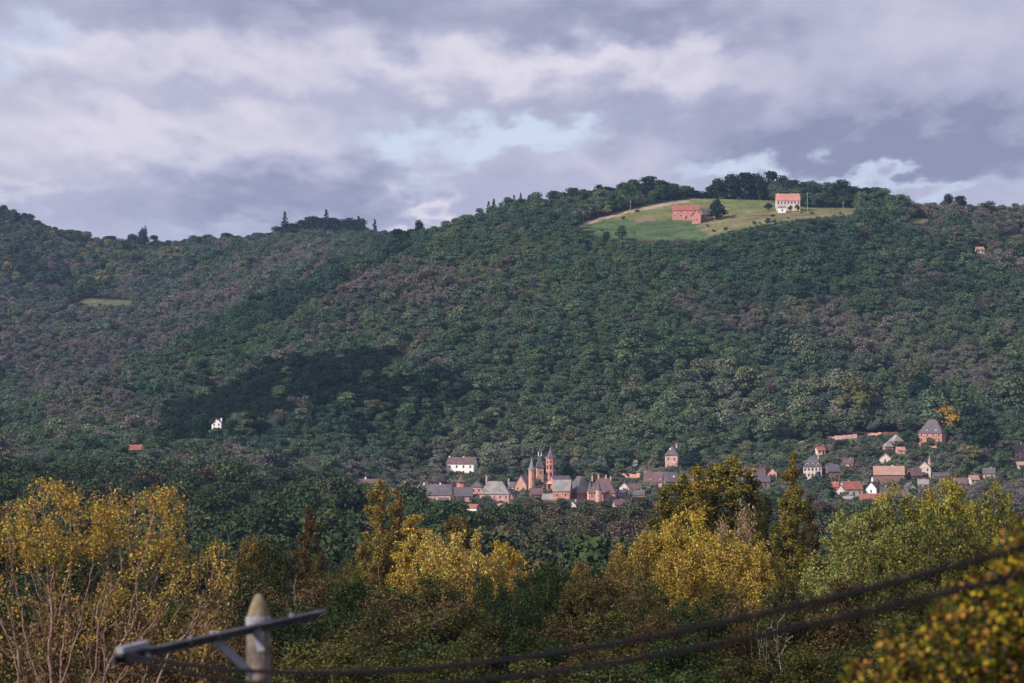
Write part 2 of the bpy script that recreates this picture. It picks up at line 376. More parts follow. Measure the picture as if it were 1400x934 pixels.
def build_terrain():
    sg = np.unique(np.concatenate([np.linspace(-1400, -300, 12), np.arange(-300, 1700, 5.0), np.linspace(1700, 2800, 12)]))
    sg = (sg - 700) * K
    yg = np.unique(np.concatenate([[-400, -200, -100, -50, -20, -10], np.arange(0, 60, 4), np.arange(60, 400, 15), np.arange(400, 1700, 14), np.arange(1700, 2780, 6.0), np.arange(2780, 3960, 12.0),
                                   [4100, 4400, 4800, 5500, 7000, 9000, 12000, 18000, 30000]]))
    SS, YY = np.meshgrid(sg, yg)
    XX = SS * np.maximum(YY + np.clip(120 - YY * .08, 0, 120), 60)
    ZZ = hgt(XX, YY)
    px, py = proj(XX, np.maximum(YY, 1), ZZ)
    n1 = fbm(XX / 40, YY / 40, 11); n2 = fbm(XX / 9, YY / 9, 23, 3)
    def C(*a): return np.array(a)
    col = C(.045, .045, .028) * np.ones(XX.shape + (1,)) * (.7 + .6 * n1[..., None])
    far = (YY > 2350) & (YY < 2760)
    clr = in_poly(px, py, CLEAR) & far
    g_up = C(.140, .155, .064); g_lo = C(.072, .112, .050); och = C(.165, .150, .078); path = C(.34, .25, .18)
    gr = np.clip((py - 296) / 10 + (n1 - .5) * 1.2, 0, 1)[..., None]
    gc = g_up * (1 - gr) + g_lo * gr
    br = np.clip((n2 - .5) * 4, 0, 1)[..., None] * .35
    gc = gc * (1 - br) + C(.15, .115, .06) * br
    col = np.where(clr[..., None], gc * (.75 + .5 * n2[..., None]), col)
    ochp = in_poly(px + (n2 - .5) * 14, py + (n2 - .5) * 6, [(978, 292), (1040, 289), (1120, 285), (1174, 286), (1174, 294), (1085, 300), (1005, 316), (970, 322), (950, 310)]) & far
    col = np.where(ochp[..., None], och * (.6 + .85 * n2[..., None]), col)
    edge = np.interp(px, [783, 800, 860, 930, 965], [313, 304, 287, 274, 271])
    pth = far & (px > 785) & (px < 940) & (np.abs(py - edge - 2.2) < 1.8)
    col = np.where(pth[..., None], path * (.8 + .4 * n2[..., None]), col)
    pat = clr & in_poly(px, py, [(865, 299), (900, 296), (905, 300), (870, 304)])
    col = np.where(pat[..., None], C(.2, .14, .1), col)
    fl = (YY > 3180) & (YY < 3360) & in_poly(px, py, [(88, 412), (120, 409), (182, 411), (186, 417), (120, 420)])
    col = np.where(fl[..., None], C(.105, .11, .06), col)
    fr = (YY > 2300) & (YY < 2700) & (in_poly(px, py, FIELD2) | in_poly(px, py, FIELD3))
    col = np.where(fr[..., None], C(.12, .12, .06), col)
    vg = (YY > 1690) & (YY < 1960) & (px > 520) & (n1 > .42)
    col = np.where(vg[..., None], (C(.085, .105, .045) * (.7 + .6 * n1[..., None])), col)
    nr, nc = XX.shape; V = np.stack([XX, YY, ZZ], -1).reshape(-1, 3)
    idx = np.arange(nr * nc).reshape(nr, nc)
    F = np.stack([idx[:-1, :-1], idx[:-1, 1:], idx[1:, 1:], idx[1:, :-1]], -1).reshape(-1, 4)
    m = bpy.data.materials.new('ground'); m.use_nodes = True; t = NT(m.node_tree)
    a = t.n('ShaderNodeAttribute', attribute_name='soil'); tc = t.n('ShaderNodeTexCoord')
    n = t.noise(tc.outputs['Object'], .35, 6, .7); n_b = t.noise(tc.outputs['Object'], .06, 4, .6)
    f = t.math('MULTIPLY', t.ramp(n, .25, .75, .6, 1.4), t.ramp(n_b, .3, .7, .8, 1.2))
    mul = t.n('ShaderNodeVectorMath', operation='SCALE'); t.link(a.outputs['Color'], mul.inputs[0]); t.link(f, mul.inputs['Scale'])
    b = t.n('ShaderNodeBsdfDiffuse'); t.link(mul.outputs[0], b.inputs[0]); o = t.n('ShaderNodeOutputMaterial'); t.link(b.outputs[0], o.inputs[0])
    bn = t.n('ShaderNodeBump'); bn.inputs['Distance'].default_value = .6; bn.inputs['Strength'].default_value = .7; t.link(n, bn.inputs['Height']); t.link(bn.outputs[0], b.inputs['Normal'])
    me = mesh_np('ground', V, F, m, ('soil', col.reshape(-1, 3)), True)
    tag(link('ground', me), kind='structure')
FIELD2 = [(1238, 299), (1272, 299), (1272, 306), (1240, 306)]
FIELD3 = [(1365, 322), (1400, 318), (1402, 323), (1370, 327)]
build_terrain()

# ------------------------------------------------------------------ tree shapes
def leaf_quads(C, N, size, rg, aspect=1.5, var=.28, hue=.06):
    """one folded leaf (two triangles) per centre; returns V,F,col"""
    n = len(C)
    N = N / np.maximum(np.linalg.norm(N, axis=1, keepdims=True), 1e-6)
    T = np.cross(N, rg.normal(size=(n, 3))); T /= np.maximum(np.linalg.norm(T, axis=1, keepdims=True), 1e-6)
    B = np.cross(N, T); s = (size * rg.uniform(.65, 1.3, n))[:, None]
    v0 = C - T * s * aspect * .5; v1 = C + B * s * .5 + N * s * .12; v2 = C + T * s * aspect * .5; v3 = C - B * s * .5 + N * s * .12
    V = np.stack([v0, v1, v2, v3], 1).reshape(-1, 3)
    F = np.arange(4 * n).reshape(n, 4)
    k = rg.normal(1, var, n).clip(.45, 1.75)[:, None]
    hr_ = rg.normal(0, .10, n)[:, None]; hg = rg.normal(0, hue, n)[:, None]
    c = np.concatenate([k * (1 + hr_), k * (1 + hg), k * (1 - hr_)], 1)
    return V, F, np.repeat(c, 4, 0)

def ico(sub):
    bm = bmesh.new(); bmesh.ops.create_icosphere(bm, subdivisions=sub, radius=1.0)
    V = np.array([v.co[:] for v in bm.verts]); F = np.array([[v.index for v in f.verts] for f in bm.faces]); bm.free(); return V, F
ICO1 = ico(1); ICO2 = ico(2)

def far_crown(seed, rad, h0, h1, n_lobes, n_leaves, leaf, kind='round'):
    """crown of leaf clumps round lobes, with a leafy core; h0..h1 is the crown's height range"""
    rg = np.random.default_rng(seed); lobes = []
    H = h1 - h0
    for i in range(n_lobes):
        if kind == 'round':
            t = rg.uniform(0, 1); a = rg.uniform(0, 2 * math.pi); prof = math.sin(math.pi * (.18 + .74 * t)) ** .8
            rr = rad * prof * rg.uniform(.25, .72); c = (rr * math.cos(a), rr * math.sin(a), h0 + H * (.16 + .70 * t)); r = rad * rg.uniform(.30, .50)
        elif kind == 'column':
            t = (i + .5) / n_lobes; a = rg.uniform(0, 2 * math.pi); w = rad * (math.sin(math.pi * min(.97, .12 + .86 * t)) ** .6)
            c = (w * .35 * math.cos(a), w * .35 * math.sin(a), h0 + H * (.05 + .9 * t)); r = max(.35, w * .75)
        elif kind == 'cone':
            t = (i + .5) / n_lobes; a = i * 2.4 + rg.uniform(-.4, .4); w = rad * (1 - t) ** .85
            c = (w * .55 * math.cos(a), w * .55 * math.sin(a), h0 + H * (.04 + .94 * t)); r = max(.28, w * .5)
        lobes.append((np.array(c), r))
    Vs = []; Fs = []; Cs = []; b = 0
    # leaves on the lobes
    w = np.array([r * r for c, r in lobes]); w /= w.sum(); ns = np.maximum(6, (w * n_leaves).astype(int))
    LC = []; LN = []
    for (c, r), n in zip(lobes, ns):
        d = rg.normal(size=(n, 3)); d /= np.linalg.norm(d, axis=1, keepdims=True); d[:, 2] = np.where(d[:, 2] < -.45, -d[:, 2], d[:, 2])
        rad_ = r * rg.uniform(.62, 1.16, n)[:, None] * (np.array([1, 1, .82]) if kind != 'cone' else np.array([1, 1, .7]))
        LC.append(c + d * rad_); LN.append(d * .42 + rg.normal(size=(n, 3)) * .75)
    V, F, Cc = leaf_quads(np.concatenate(LC), np.concatenate(LN), leaf, rg, 1.25, .22)
    tri = np.concatenate([F[:, [0, 1, 2]], F[:, [0, 2, 3]]]); Vs.append(V); Fs.append(tri); Cs.append(Cc); b += len(V)
    if kind != 'bare':
        for c, r in lobes:
            v = ICO1[0] * r * .50 * (1 + rg.normal(0, .12, (len(ICO1[0]), 1))) + c
            Vs.append(v); Fs.append(ICO1[1] + b); Cs.append(np.repeat(rg.uniform(.75, 1.0, (1, 1)), len(v), 0) * np.ones((len(v), 3))); b += len(v)
    return mesh_np('crown', np.concatenate(Vs), np.concatenate(Fs), M['leaf_far'], ('leaf', np.concatenate(Cs)))

def twiggy_crown(seed, rad, h0, h1, n):
    """nearly leafless crown: fans of thin upright twigs with a few leaves"""
    rg = np.random.default_rng(seed); Vs = []; Fs = []; Cs = []; b = 0
    n_l = 9; cs = []
    for i in range(n_l):
        a = rg.uniform(0, 6.28); rr = rad * rg.uniform(.1, .62); cs.append((rr * math.cos(a), rr * math.sin(a), h0 + (h1 - h0) * rg.uniform(.25, .72)))
    cs = np.array(cs); base = np.array([0, 0, h0 * .6])
    k = rg.integers(0, n_l, n); d = rg.normal(size=(n, 3)) * np.array([1, 1, .75]) + np.array([0, 0, .35]); d /= np.linalg.norm(d, axis=1, keepdims=True)
    p1 = cs[k] + d * rad * rg.uniform(.28, .52, n)[:, None]; p0 = p1 - (d * .6 + (cs[k] - base) / np.linalg.norm(cs[k] - base, axis=1, keepdims=True) * .5) * rad * rg.uniform(.2, .45, n)[:, None]
    side = np.cross(d, rg.normal(size=(n, 3))); side /= np.linalg.norm(side, axis=1, keepdims=True); wd = rg.uniform(.06, .17, n)[:, None]
    V = np.stack([p0 - side * wd, p0 + side * wd, p1], 1).reshape(-1, 3); F = np.arange(3 * n).reshape(n, 3)
    c = np.repeat(rg.normal(1, .25, (n, 1)).clip(.5, 1.6), 3, 0) * np.ones((3 * n, 3))
    Vs.append(V); Fs.append(F); Cs.append(c); b += len(V)
    m = n // 2; q = rg.integers(0, n, m); V, F, c = leaf_quads(p1[q] + rg.normal(size=(m, 3)) * .35, rg.normal(size=(m, 3)), .42, rg, 1.2, .25)
    Fs.append(np.concatenate([F[:, [0, 1, 2]], F[:, [0, 2, 3]]]) + b); Vs.append(V); Cs.append(c)
    return mesh_np('crown', np.concatenate(Vs), np.concatenate(Fs), M['leaf_far'], ('leaf', np.concatenate(Cs)))

def far_trunk(h, r0, r1, seed=0, limbs=4, spread=.35):
    rg = random.Random(seed); mb = MB(); z = h
    mb.tube([(0, 0, -1.2), (rg.uniform(-.1, .1), rg.uniform(-.1, .1), h * .5), (rg.uniform(-.3, .3), rg.uniform(-.3, .3), h)], [r0 * 1.2, (r0 + r1) / 2, r1], 5)
    for i in range(limbs):
        a = 6.28 * i / max(limbs, 1) + rg.uniform(-.4, .4); zz = h * rg.uniform(.45, .8); L = h * spread
        mb.tube([(0, 0, zz), (L * .5 * math.cos(a), L * .5 * math.sin(a), zz + L * .5), (L * math.cos(a), L * math.sin(a), zz + L * .9)], [r1 * .8, r1 * .5, r1 * .15], 4)
    return mb.mesh('trunk', M['bark'])

# kind index -> (crown, trunk)
FAR = []
for i in range(4): FAR.append((far_crown(100 + i, 4.6, 2.2, 11.5, 18, 1250, .54), far_trunk(7.5, .32, .14, i)))          # 0-3 broadleaf
for i in range(2): FAR.append((twiggy_crown(200 + i, 4.4, 2.0, 11.0, 1000), far_trunk(8.0, .26, .12, 10 + i, 6, .4)))    # 4-5 thin, nearly bare
FAR.append((far_crown(300, 3.2, 1.0, 15.5, 40, 760, .62, 'cone'), far_trunk(14.5, .3, .05, 20, 0)))                        # 6 conifer
FAR.append((far_crown(310, 1.9, 1.2, 16.5, 14, 520, .6, 'column'), far_trunk(15, .28, .06, 21, 0)))                       # 7 columnar
FAR.append((far_crown(320, 5.4, 3.0, 13.5, 26, 1700, .54), far_trunk(9.0, .42, .18, 22, 6)))                                # 8 big oak
FAR.append((far_crown(330, 3.0, .2, 4.6, 10, 480, .5), far_trunk(2.6, .2, .1, 23, 4)))                                      # 9 shrub

TINT = {'green': (.049, .088, .045), 'green2': (.074, .108, .052), 'dark': (.018, .034, .022), 'mauve': (.150, .122, .118), 'brown': (.105, .085, .066),
        'olive': (.094, .112, .062), 'yellow': (.22, .19, .06), 'rust': (.13, .082, .055), 'pale': (.155, .152, .115), 'blue': (.036, .068, .050)}
NAMES_T = list(TINT); TARR = np.array([TINT[k] for k in NAMES_T])

HOUSE_BOX = []     # (px0, px1, py0, py1, Y) of every building: kept clear of woodland trees in front of it

def tint_obj(o, c, jit=.0):
    f = 1 + random.uniform(-jit, jit); o['tint'] = [c[0] * f, c[1] * f, c[2] * f, 1.0]

def plant_far(name, label, cat, group, kind, loc, sc, rz, tint, jit=.12):
    cr, tr = FAR[kind]
    e = empty(name, loc, rz); e.scale = sc; tag(e, label, cat, group)
    c = link('crown', cr, e); tint_obj(c, tint, jit)
    link('trunk', tr, e)
    return e

# ------------------------------------------------------------------ buildings
_wc = {}
def window_meshes(w, h, fm, pm):
    k = (round(w, 2), round(h, 2), fm, pm)
    if k not in _wc:
        f = MB(); t = .11
        f.box(-w/2, w/2, -.09, .02, -.12, 0).box(-w/2, w/2, -.07, .02, h - t, h).box(-w/2, -w/2 + t, -.07, .02, .002, h - t - .002).box(w/2 - t, w/2, -.07, .02, .002, h - t - .002)
        p = MB(); p.box(-w/2 + t + .002, w/2 - t - .002, -.03, .015, .002, h - t - .002)
        _wc[k] = (f.mesh('window', M[fm]), p.mesh('pane', M[pm]))
    return _wc[k]
def add_window(e, x, y, z, side='F', w=1.0, h=1.45, fm='pink_stone', pm='glass'):
    fme, pme = window_meshes(w, h, fm, pm)
    o = link('window', fme, e, (x, y, z)); o.rotation_euler = (0, 0, {'F': 0, 'L': -math.pi/2, 'R': math.pi/2, 'B': math.pi}[side])
    link('pane', pme, o)
def add_door(e, x, y, mat='shutter', w=1.1, h=2.1):
    o = MB().box(-w/2, w/2, -.06, .02, -.3, h).obj('door', M[mat], e, (x, y, 0)); return o
def add_chimney(e, x, y, z0, z1, mat, w=.8):
    o = MB().box(-w/2, w/2, -w*.35, w*.35, z0, z1).box(-w/2 - .1, w/2 + .1, -w*.35 - .1, w*.35 + .1, z1 + .003, z1 + .18).obj('chimney', M[mat], e, (x, y, 0))
    MB().lathe([(.16, z1 + .17), (.13, z1 + .55)], 6).obj('chimney_pot', M['red_tile'], o)
    return o

def roof_solid(kind, w, d, he, hr, ov=.35, th=.22):
    mb = MB(); W = w/2 + ov; D = d/2 + ov
    if kind in ('gable', 'front'):
        a, b = (W, D) if kind == 'gable' else (D, W)
        half = (d if kind == 'gable' else w) / 2
        sl = (hr - he) / half; ze = he - ov * sl + .03
        sec = [(-b, ze), (0, hr + .03), (b, ze), (b, ze + th), (0, hr + .03 + th * 1.25), (-b, ze + th)]
        vs = []
        for x in (-a, a):
            for (y, z) in sec: vs.append((x, y, z) if kind == 'gable' else (y, x, z))
        fs = [(0,1,4,5), (1,2,3,4), (6,11,10,7), (7,10,9,8), (0,6,7,1), (1,7,8,2), (2,8,9,3), (3,9,10,4), (4,10,11,5), (5,11,6,0)]
        mb.add(vs, fs)
    elif kind == 'hip':
        rl = max(0.02, (w - d) / 2 * 1.0 + d * .12) if w >= d else .02
        rd = 0 if w >= d else (d - w) / 2 + w * .12
        z0 = he - .12
        mb.add([(-W,-D,z0),(W,-D,z0),(W,D,z0),(-W,D,z0),(-W,-D,z0+th),(W,-D,z0+th),(W,D,z0+th),(-W,D,z0+th),(-rl,-rd,hr),(rl,-rd,hr),(rl,rd+.02,hr),(-rl,rd+.02,hr)],
               [(0,3,2,1),(0,1,5,4),(1,2,6,5),(2,3,7,6),(3,0,4,7),(4,5,9,8),(5,6,10,9),(6,7,11,10),(7,4,8,11),(8,9,10,11)])
    return mb

def wall_solid(kind, w, d, he, hr):
    mb = MB(); a, b = w/2, d/2
    if kind == 'hip': return mb.box(-a, a, -b, b, -3.0, he)
    if kind == 'gable':
        sec = [(-b, -3.0), (b, -3.0), (b, he), (0, hr), (-b, he)]; vs = [(x, y, z) for x in (-a, a) for (y, z) in sec]
    else:
        sec = [(-a, -3.0), (a, -3.0), (a, he), (0, hr), (-a, he)]; vs = [(x, y, z) for y in (b, -b) for (x, z) in sec]
    return mb.add(vs, [(4,3,2,1,0), (5,6,7,8,9), (0,1,6,5), (1,2,7,6), (2,3,8,7), (3,4,9,8), (4,0,5,9)])

def house(name, label, px, base, wpx, d, eave, ridge, rot=0, roof='gable', wall='pink_stone', rm='slate', cols=0, rows=1, chim=(), dorm=(), side=0, cat='house', pane='glass', fm=None, lo=1650, door=True, box=True, ww=1.0):
    p = ground_at(px, base, lo); u = p.y * K
    w = wpx * u; he = (base - eave) * u; hr = (base - ridge) * u
    e = empty(name, p, R(rot)); tag(e, label, cat)
    wo = wall_solid(roof, w, d, he, hr).obj('wall', M[wall], e)
    ro = roof_solid(roof, w, d, he, hr).obj('roof', M[rm], e)
    fm = fm or ('cream' if wall not in ('cream', 'white') else 'pink_stone')
    if cols:
        fh = he / rows; wh = min(1.5, fh * .55)
        for r in range(rows):
            for c in range(cols):
                x = -w/2 + w * (c + .5) / cols
                if r == 0 and door and cols > 1 and c == cols // 2: add_door(e, x, -d/2); continue
                add_window(e, x, -d/2, r * fh + fh * .28, 'F', ww, wh, fm, pane)
        for s_, X in (('L', -w/2), ('R', w/2)):
            for r in range(rows if side else 0): add_window(e, X, 0, r * fh + fh * .28, s_, ww, wh, fm, pane)
    for c in chim:
        cx, ch, cm = c[0] * w, c[1] * u, c[2]; add_chimney(e, cx, (c[3] if len(c) > 3 else 0) * d, hr - 1.6, hr + ch, cm, max(.7, 2.0 * u))
    for dx in dorm:      # dormer: small gabled box standing on the front slope
        X = dx * w; sl = (hr - he) / (d / 2); y0 = -d/2 + .6; dw = 1.5; zb = he + .35; zt = zb + 1.5
        yb = -d/2 + (zt + .7 - he) / sl if sl > 0 else 0
        do = MB().add([(-dw/2, y0, zb - .5), (dw/2, y0, zb - .5), (dw/2, y0, zt), (0, y0, zt + .7), (-dw/2, y0, zt), (-dw/2, yb, zb - .5), (dw/2, yb, zb - .5), (dw/2, yb, zt), (0, yb, zt + .7), (-dw/2, yb, zt)],
                      [(0,1,2,3,4), (9,8,7,6,5), (0,5,6,1), (1,6,7,2), (2,7,8,3), (3,8,9,4), (4,9,5,0)]).obj('dormer', M['white' if wall == 'white' else 'cream'], e, (X, 0, 0))
        MB().add([(-dw/2-.2, y0-.25, zt-.16), (0, y0-.25, zt+.74), (dw/2+.2, y0-.25, zt-.16), (dw/2+.2, y0-.25, zt+.02), (0, y0-.25, zt+.92), (-dw/2-.2, y0-.25, zt+.02),
                  (-dw/2-.2, yb, zt-.16), (0, yb, zt+.74), (dw/2+.2, yb, zt-.16), (dw/2+.2, yb, zt+.02), (0, yb, zt+.92), (-dw/2-.2, yb, zt+.02)],
                 [(0,1,4,5), (1,2,3,4), (6,11,10,7), (7,10,9,8), (0,6,7,1), (1,7,8,2), (2,8,9,3), (3,9,10,4), (4,10,11,5), (5,11,6,0)]).obj('dormer_roof', M[rm], do)
        MB().box(-.42, .42, y0 - .04, y0 + .02, zb, zb + 1.15).obj('pane', M['glass'], do)
    if box: HOUSE_BOX.append((px - wpx/2, px + wpx/2, ridge, eave + .12 * (base - eave), p.y, d))
    return e, w, he, hr, u

def turret(name, label, px, base, rpx, eave, apex, n=8, wall='red_stone', rm='slate', wins=(), cat='tower', flare=1.18, lo=1650, finial=True, taper=1.0):
    """round or polygonal tower with a steep pointed roof; wins = (angle deg, py)"""
    p = ground_at(px, base, lo); u = p.y * K; r = rpx * u; he = (base - eave) * u; ha = (base - apex) * u
    e = empty(name, p); tag(e, label, cat); a0 = math.pi / n
    MB().lathe([(r * taper, -3), (r * taper, he * .3), (r, he * .32), (r, he)], n, (0, 0), a0).obj('wall', M[wall], e)
    MB().lathe([(r * 1.06, he - .35), (r * 1.12, he - .02)], n, (0, 0), a0).obj('cornice', M['pink_stone'], e)
    ro = MB().lathe([(r * flare, he), (r * flare, he + .12), (r * .80, he + (ha - he) * .2), (r * .42, he + (ha - he) * .55), (.06, ha)], n, (0, 0), a0).obj('roof', M[rm], e)
    if finial: MB().lathe([(.07, ha - .05), (.05, ha + 1.3), (.02, ha + 1.6)], 5).obj('finial', M['dark_metal'], ro)
    for (ang, py, ww, wh) in wins:
        a = R(ang); rr = r * math.cos(math.pi / n)
        fme, pme = window_meshes(ww, wh, wall, 'glass')
        o = link('window', fme, e, (rr * math.sin(a), -rr * math.cos(a), (base - py) * u)); o.rotation_euler = (0, 0, a); link('pane', pme, o)
    HOUSE_BOX.append((px - rpx - 1, px + rpx + 1, apex, base - 8, p.y, 2 * r))
    return e, r, he, u, p

def village():
    h = house
    # western end of the village
    h('cottage', 'small low cottage with brown roof and white front at the west edge', 503, 668, 33, 7, 661.5, 656, -6, 'gable', 'white', 'brown_tile', 4, 1, [(-.1, 3, 'white')])
    h('farm_building', 'long slate roofed building with white chimneys and pink end wall', 585, 686, 66, 11, 676.5, 663, -8, 'gable', 'pink_stone', 'slate', 8, 1, [(-.48, 4, 'pink_stone'), (-.08, 2.2, 'white'), (.26, 2.2, 'white'), (-.2, -4, 'white', -.25)], side=1)
    h('house', 'slate roofed house joined between the long building and red turret', 633, 685, 25, 9, 678, 667, 4, 'gable', 'pink_stone', 'slate', 3, 1)
    turret('dovecote', 'squat red dovecote with dark pointed cap behind slate roofs', 631, 674, 7.2, 659, 648, 8, 'red_stone', 'brown_tile', cat='dovecote', finial=False, flare=1.3)
    h('house', 'narrow red house under dark steep hipped roof', 653, 684, 15, 7, 666, 657.5, -12, 'hip', 'red_stone', 'slate', 2, 2)
    h('manor_house', 'large pale roofed house with pink walls and white dormers', 677, 692, 40, 11, 675.5, 658, -5, 'hip', 'pink_stone', 'pale_slate', 5, 2, [(-.3, 7, 'pink_stone'), (.46, 3, 'pink_stone')], dorm=(-.32, .2), pane='shutter')
    h('white_house', 'white walled house with dark roof standing above the village garden', 632, 650, 38, 10, 635, 626.5, -14, 'gable', 'white', 'brown_tile', 4, 2, [(-.47, 1.5, 'white'), (.05, 1.0, 'white')], side=1, door=False)
    h('shed', 'low shed with red tile roof among village shrubs', 646, 698, 16, 5, 694.5, 690, -20, 'gable', 'white', 'red_tile', 0)
    h('shed', 'tiny pink shed below the pale roofed manor', 685, 697, 12, 5, 692.5, 689, 15, 'front', 'pink_stone', 'pink_tile', 0)
    # church
    p = ground_at(753, 672, 1650); u = p.y * K; B = 672
    e = empty('church_tower', p); tag(e, 'tall red octagonal church bell tower with pointed slate spire', 'church tower')
    zs = lambda py: (B - py) * u
    rs = 7.6 * u; ro_ = 7.0 * u; n = 8; a0 = math.pi / 8
    MB().box(-rs, rs, -rs, rs, -3, zs(662)).obj('base', M['red_stone'], e)
    # pitched shoulders between the square base and the octagon
    MB().lathe([(rs * 1.40, zs(662) + .01), (ro_ * 1.06, zs(658))], 8, (0, 0), a0).obj('shoulder', M['pink_stone'], e)
    MB().lathe([(ro_ * 1.06, zs(658) + .005), (ro_ * 1.03, zs(644))], n, (0, 0), a0).obj('lower_stage', M['red_stone'], e)
    MB().lathe([(ro_ * 1.09, zs(644) + .005), (ro_ * 1.09, zs(644) + .35)], n, (0, 0), a0).obj('string_course', M['pink_stone'], e)
    MB().lathe([(ro_ * .99, zs(644) + .36), (ro_ * .96, zs(628))], n, (0, 0), a0).obj('upper_stage', M['red_stone'], e)
    MB().lathe([(ro_ * 1.05, zs(628) + .005), (ro_ * 1.1, zs(627) + .3)], n, (0, 0), a0).obj('cornice', M['pink_stone'], e)
    ro = MB().lathe([(ro_ * 1.22, zs(627) + .31), (ro_ * 1.22, zs(627) + .45), (ro_ * .74, zs(623)), (ro_ * .38, zs(617)), (.07, zs(609.5))], n, (0, 0), a0).obj('spire', M['slate'], e)
    MB().lathe([(.08, zs(609.6)), (.05, zs(606))], 5).obj('finial', M['dark_metal'], ro)
    def arch(ang, py0, py1, ww, r):
        a = R(ang); z0 = zs(py0); z1 = zs(py1); hh = z1 - z0; pts = [(-ww/2, 0), (ww/2, 0), (ww/2, hh - ww/2)] + [(ww/2 * math.cos(t * math.pi / 6), hh - ww/2 + ww/2 * math.sin(t * math.pi / 6)) for t in range(1, 6)] + [(-ww/2, hh - ww/2)]
        k = len(pts); vs = [(x, -.05, z) for x, z in pts] + [(x, .25, z) for x, z in pts]
        fs = [tuple(range(k)), tuple(range(2*k - 1, k - 1, -1))] + [(i, i + k, (i+1) % k + k, (i+1) % k) for i in range(k)]
        rr = r * math.cos(math.pi / 8)
        o = MB().add(vs, fs).obj('arched_opening', M['glass'], e, (rr * math.sin(a), -rr * math.cos(a), z0)); o.rotation_euler = (0, 0, a)
    for ang in (-45, 0, 45):
        for off in (0,):
            arch(ang, 651.5, 646, 1.0, ro_ * 1.035)
            arch(ang, 642, 636.5, .85, ro_ * .985)
        arch(ang, 633, 630.5, .7, ro_ * .97)
    for ang, dx in ((-22.5, 0), (22.5, 0)): pass
    for dx in (-2.6 * u, 2.6 * u):      # twin openings of the square stage
        z0 = zs(669); o = MB().box(-.55, .55, -.06, .2, 0, zs(663.5) - z0).obj('arched_opening', M['glass'], e, (dx, -rs, z0))
    HOUSE_BOX.append((744, 763, 609, 668, p.y, 8))
    h('church_nave', 'stone church nave with slate roof beside the red bell tower', 766, 672, 26, 11, 661, 651, 24, 'gable', 'red_stone', 'slate', 3, 1, cat='church')
    turret('stair_turret', 'slim round turret with needle roof left of the church tower', 727, 674, 4.6, 643, 625.5, 10, 'orange_stone', 'pale_slate', [(20, 656, .6, 1.1)], cat='turret')
    h('house', 'gabled orange house leaning on the slim needle roofed turret', 716, 672, 17, 9, 664, 650, -22, 'front', 'orange_stone', 'pale_slate', 2, 1)
    h('belfry', 'dark square belfry with mansard cap and lantern behind church', 738, 662, 9, 3.8, 639.5, 622, 10, 'hip', 'orange_stone', 'slate', 1, 2, cat='belfry', door=False)
    q = HOUSE_BOX.pop(); HOUSE_BOX.append((730, 747, 616, 655, q[4], 5))
    pe = [o for o in COL.objects if o.name.startswith('belfry')][0]
    u2 = q[4] * K; zt = (662 - 622.5) * u2
    for sx in (-1, 1):
        for sy in (-1, 1): MB().box(sx*.75 - .13, sx*.75 + .13, sy*.75 - .13, sy*.75 + .13, zt - .6, zt + 1.9).obj('lantern_post', M['white'], pe)
    MB().lathe([(1.5, zt + 1.9), (.9, zt + 2.6), (.05, zt + 4.4)], 4, (0, 0), math.pi/4).obj('lantern_roof', M['slate'], pe)
    # chateau group right of the church
    h('house', 'grey slate roofed house with red front wall below the church', 769, 692, 23, 9, 671, 657, -10, 'gable', 'red_stone', 'pale_slate', 2, 2, side=1)
    h('house', 'tall house with dark steep hipped slate roof between pale roof and chateau', 792, 690, 25, 12, 674, 651, 28, 'hip', 'dark_stone', 'slate', 2, 2)
    h('chateau', 'red stone chateau with steep brown hipped roof and tall chimneys', 824, 689, 36, 11, 674, 654, -6, 'hip', 'red_stone', 'brown_tile', 4, 2, [(-.40, 4, 'pink_stone'), (-.16, 5, 'pink_stone'), (.12, 4, 'pink_stone'), (.3, 2, 'pink_stone')], cat='chateau')
    turret('turret', 'short pink turret with slate cone on the chateau corner', 807, 690, 4.4, 672, 655, 10, 'pink_stone', 'slate', [(0, 680, .7, 1.2)], cat='turret')
    turret('turret', 'pink turret with slate cap in front of brown chateau roof', 818.5, 691, 4.2, 670, 659, 10, 'pink_stone', 'slate', [(-10, 679, .7, 1.2)], cat='turret')
    h('annex', 'low slate roofed annex at the right foot of the chateau', 843, 686, 22, 8, 679, 670.5, 8, 'gable', 'dark_stone', 'slate', 2, 1)
    # terrace wall and houses east of the chateau
    h('tower_house', 'tall pink tower house with dark hipped roof and white chimney', 919, 642, 17, 8, 622.5, 609, -10, 'hip', 'pink_stone', 'slate', 2, 2, [(-.1, -6, 'white', -.3), (.35, 1.5, 'pink_stone')], door=False)
    h('shed', 'small white garden shed on grass left of the tower house', 866.5, 637, 8, 4, 633, 630, 10, 'gable', 'white', 'pale_slate', 0, cat='shed')
    h('house', 'low house with grey slate roof behind the orange terrace wall', 879, 652, 13, 7, 646, 637, 12, 'hip', 'orange_stone', 'slate', 1, 1)
    h('house', 'brown roofed village house with two small gables', 896, 666, 30, 9, 659, 646, -8, 'gable', 'pink_stone', 'brown_tile', 4, 1, [(-.46, 1, 'pink_stone')], dorm=(-.2, .25))
    h('house', 'slate roofed house attached right of the brown roofed one', 917, 667, 17, 8, 658, 646.5, 6, 'gable', 'dark_stone', 'slate', 2, 1, [(.2, -6, 'white', -.3)])
    h('house', 'slate and brown roofed house behind the tall olive poplars', 1030, 661, 30, 9, 653, 641, 6, 'gable', 'dark_stone', 'brown_tile', 4, 1, [(-.38, 2, 'pink_stone')])
    h('house', 'slate roofed outbuilding in front of the brown roofed house', 1040, 665, 24, 7, 659, 652, 0, 'gable', 'dark_stone', 'slate', 2, 1)
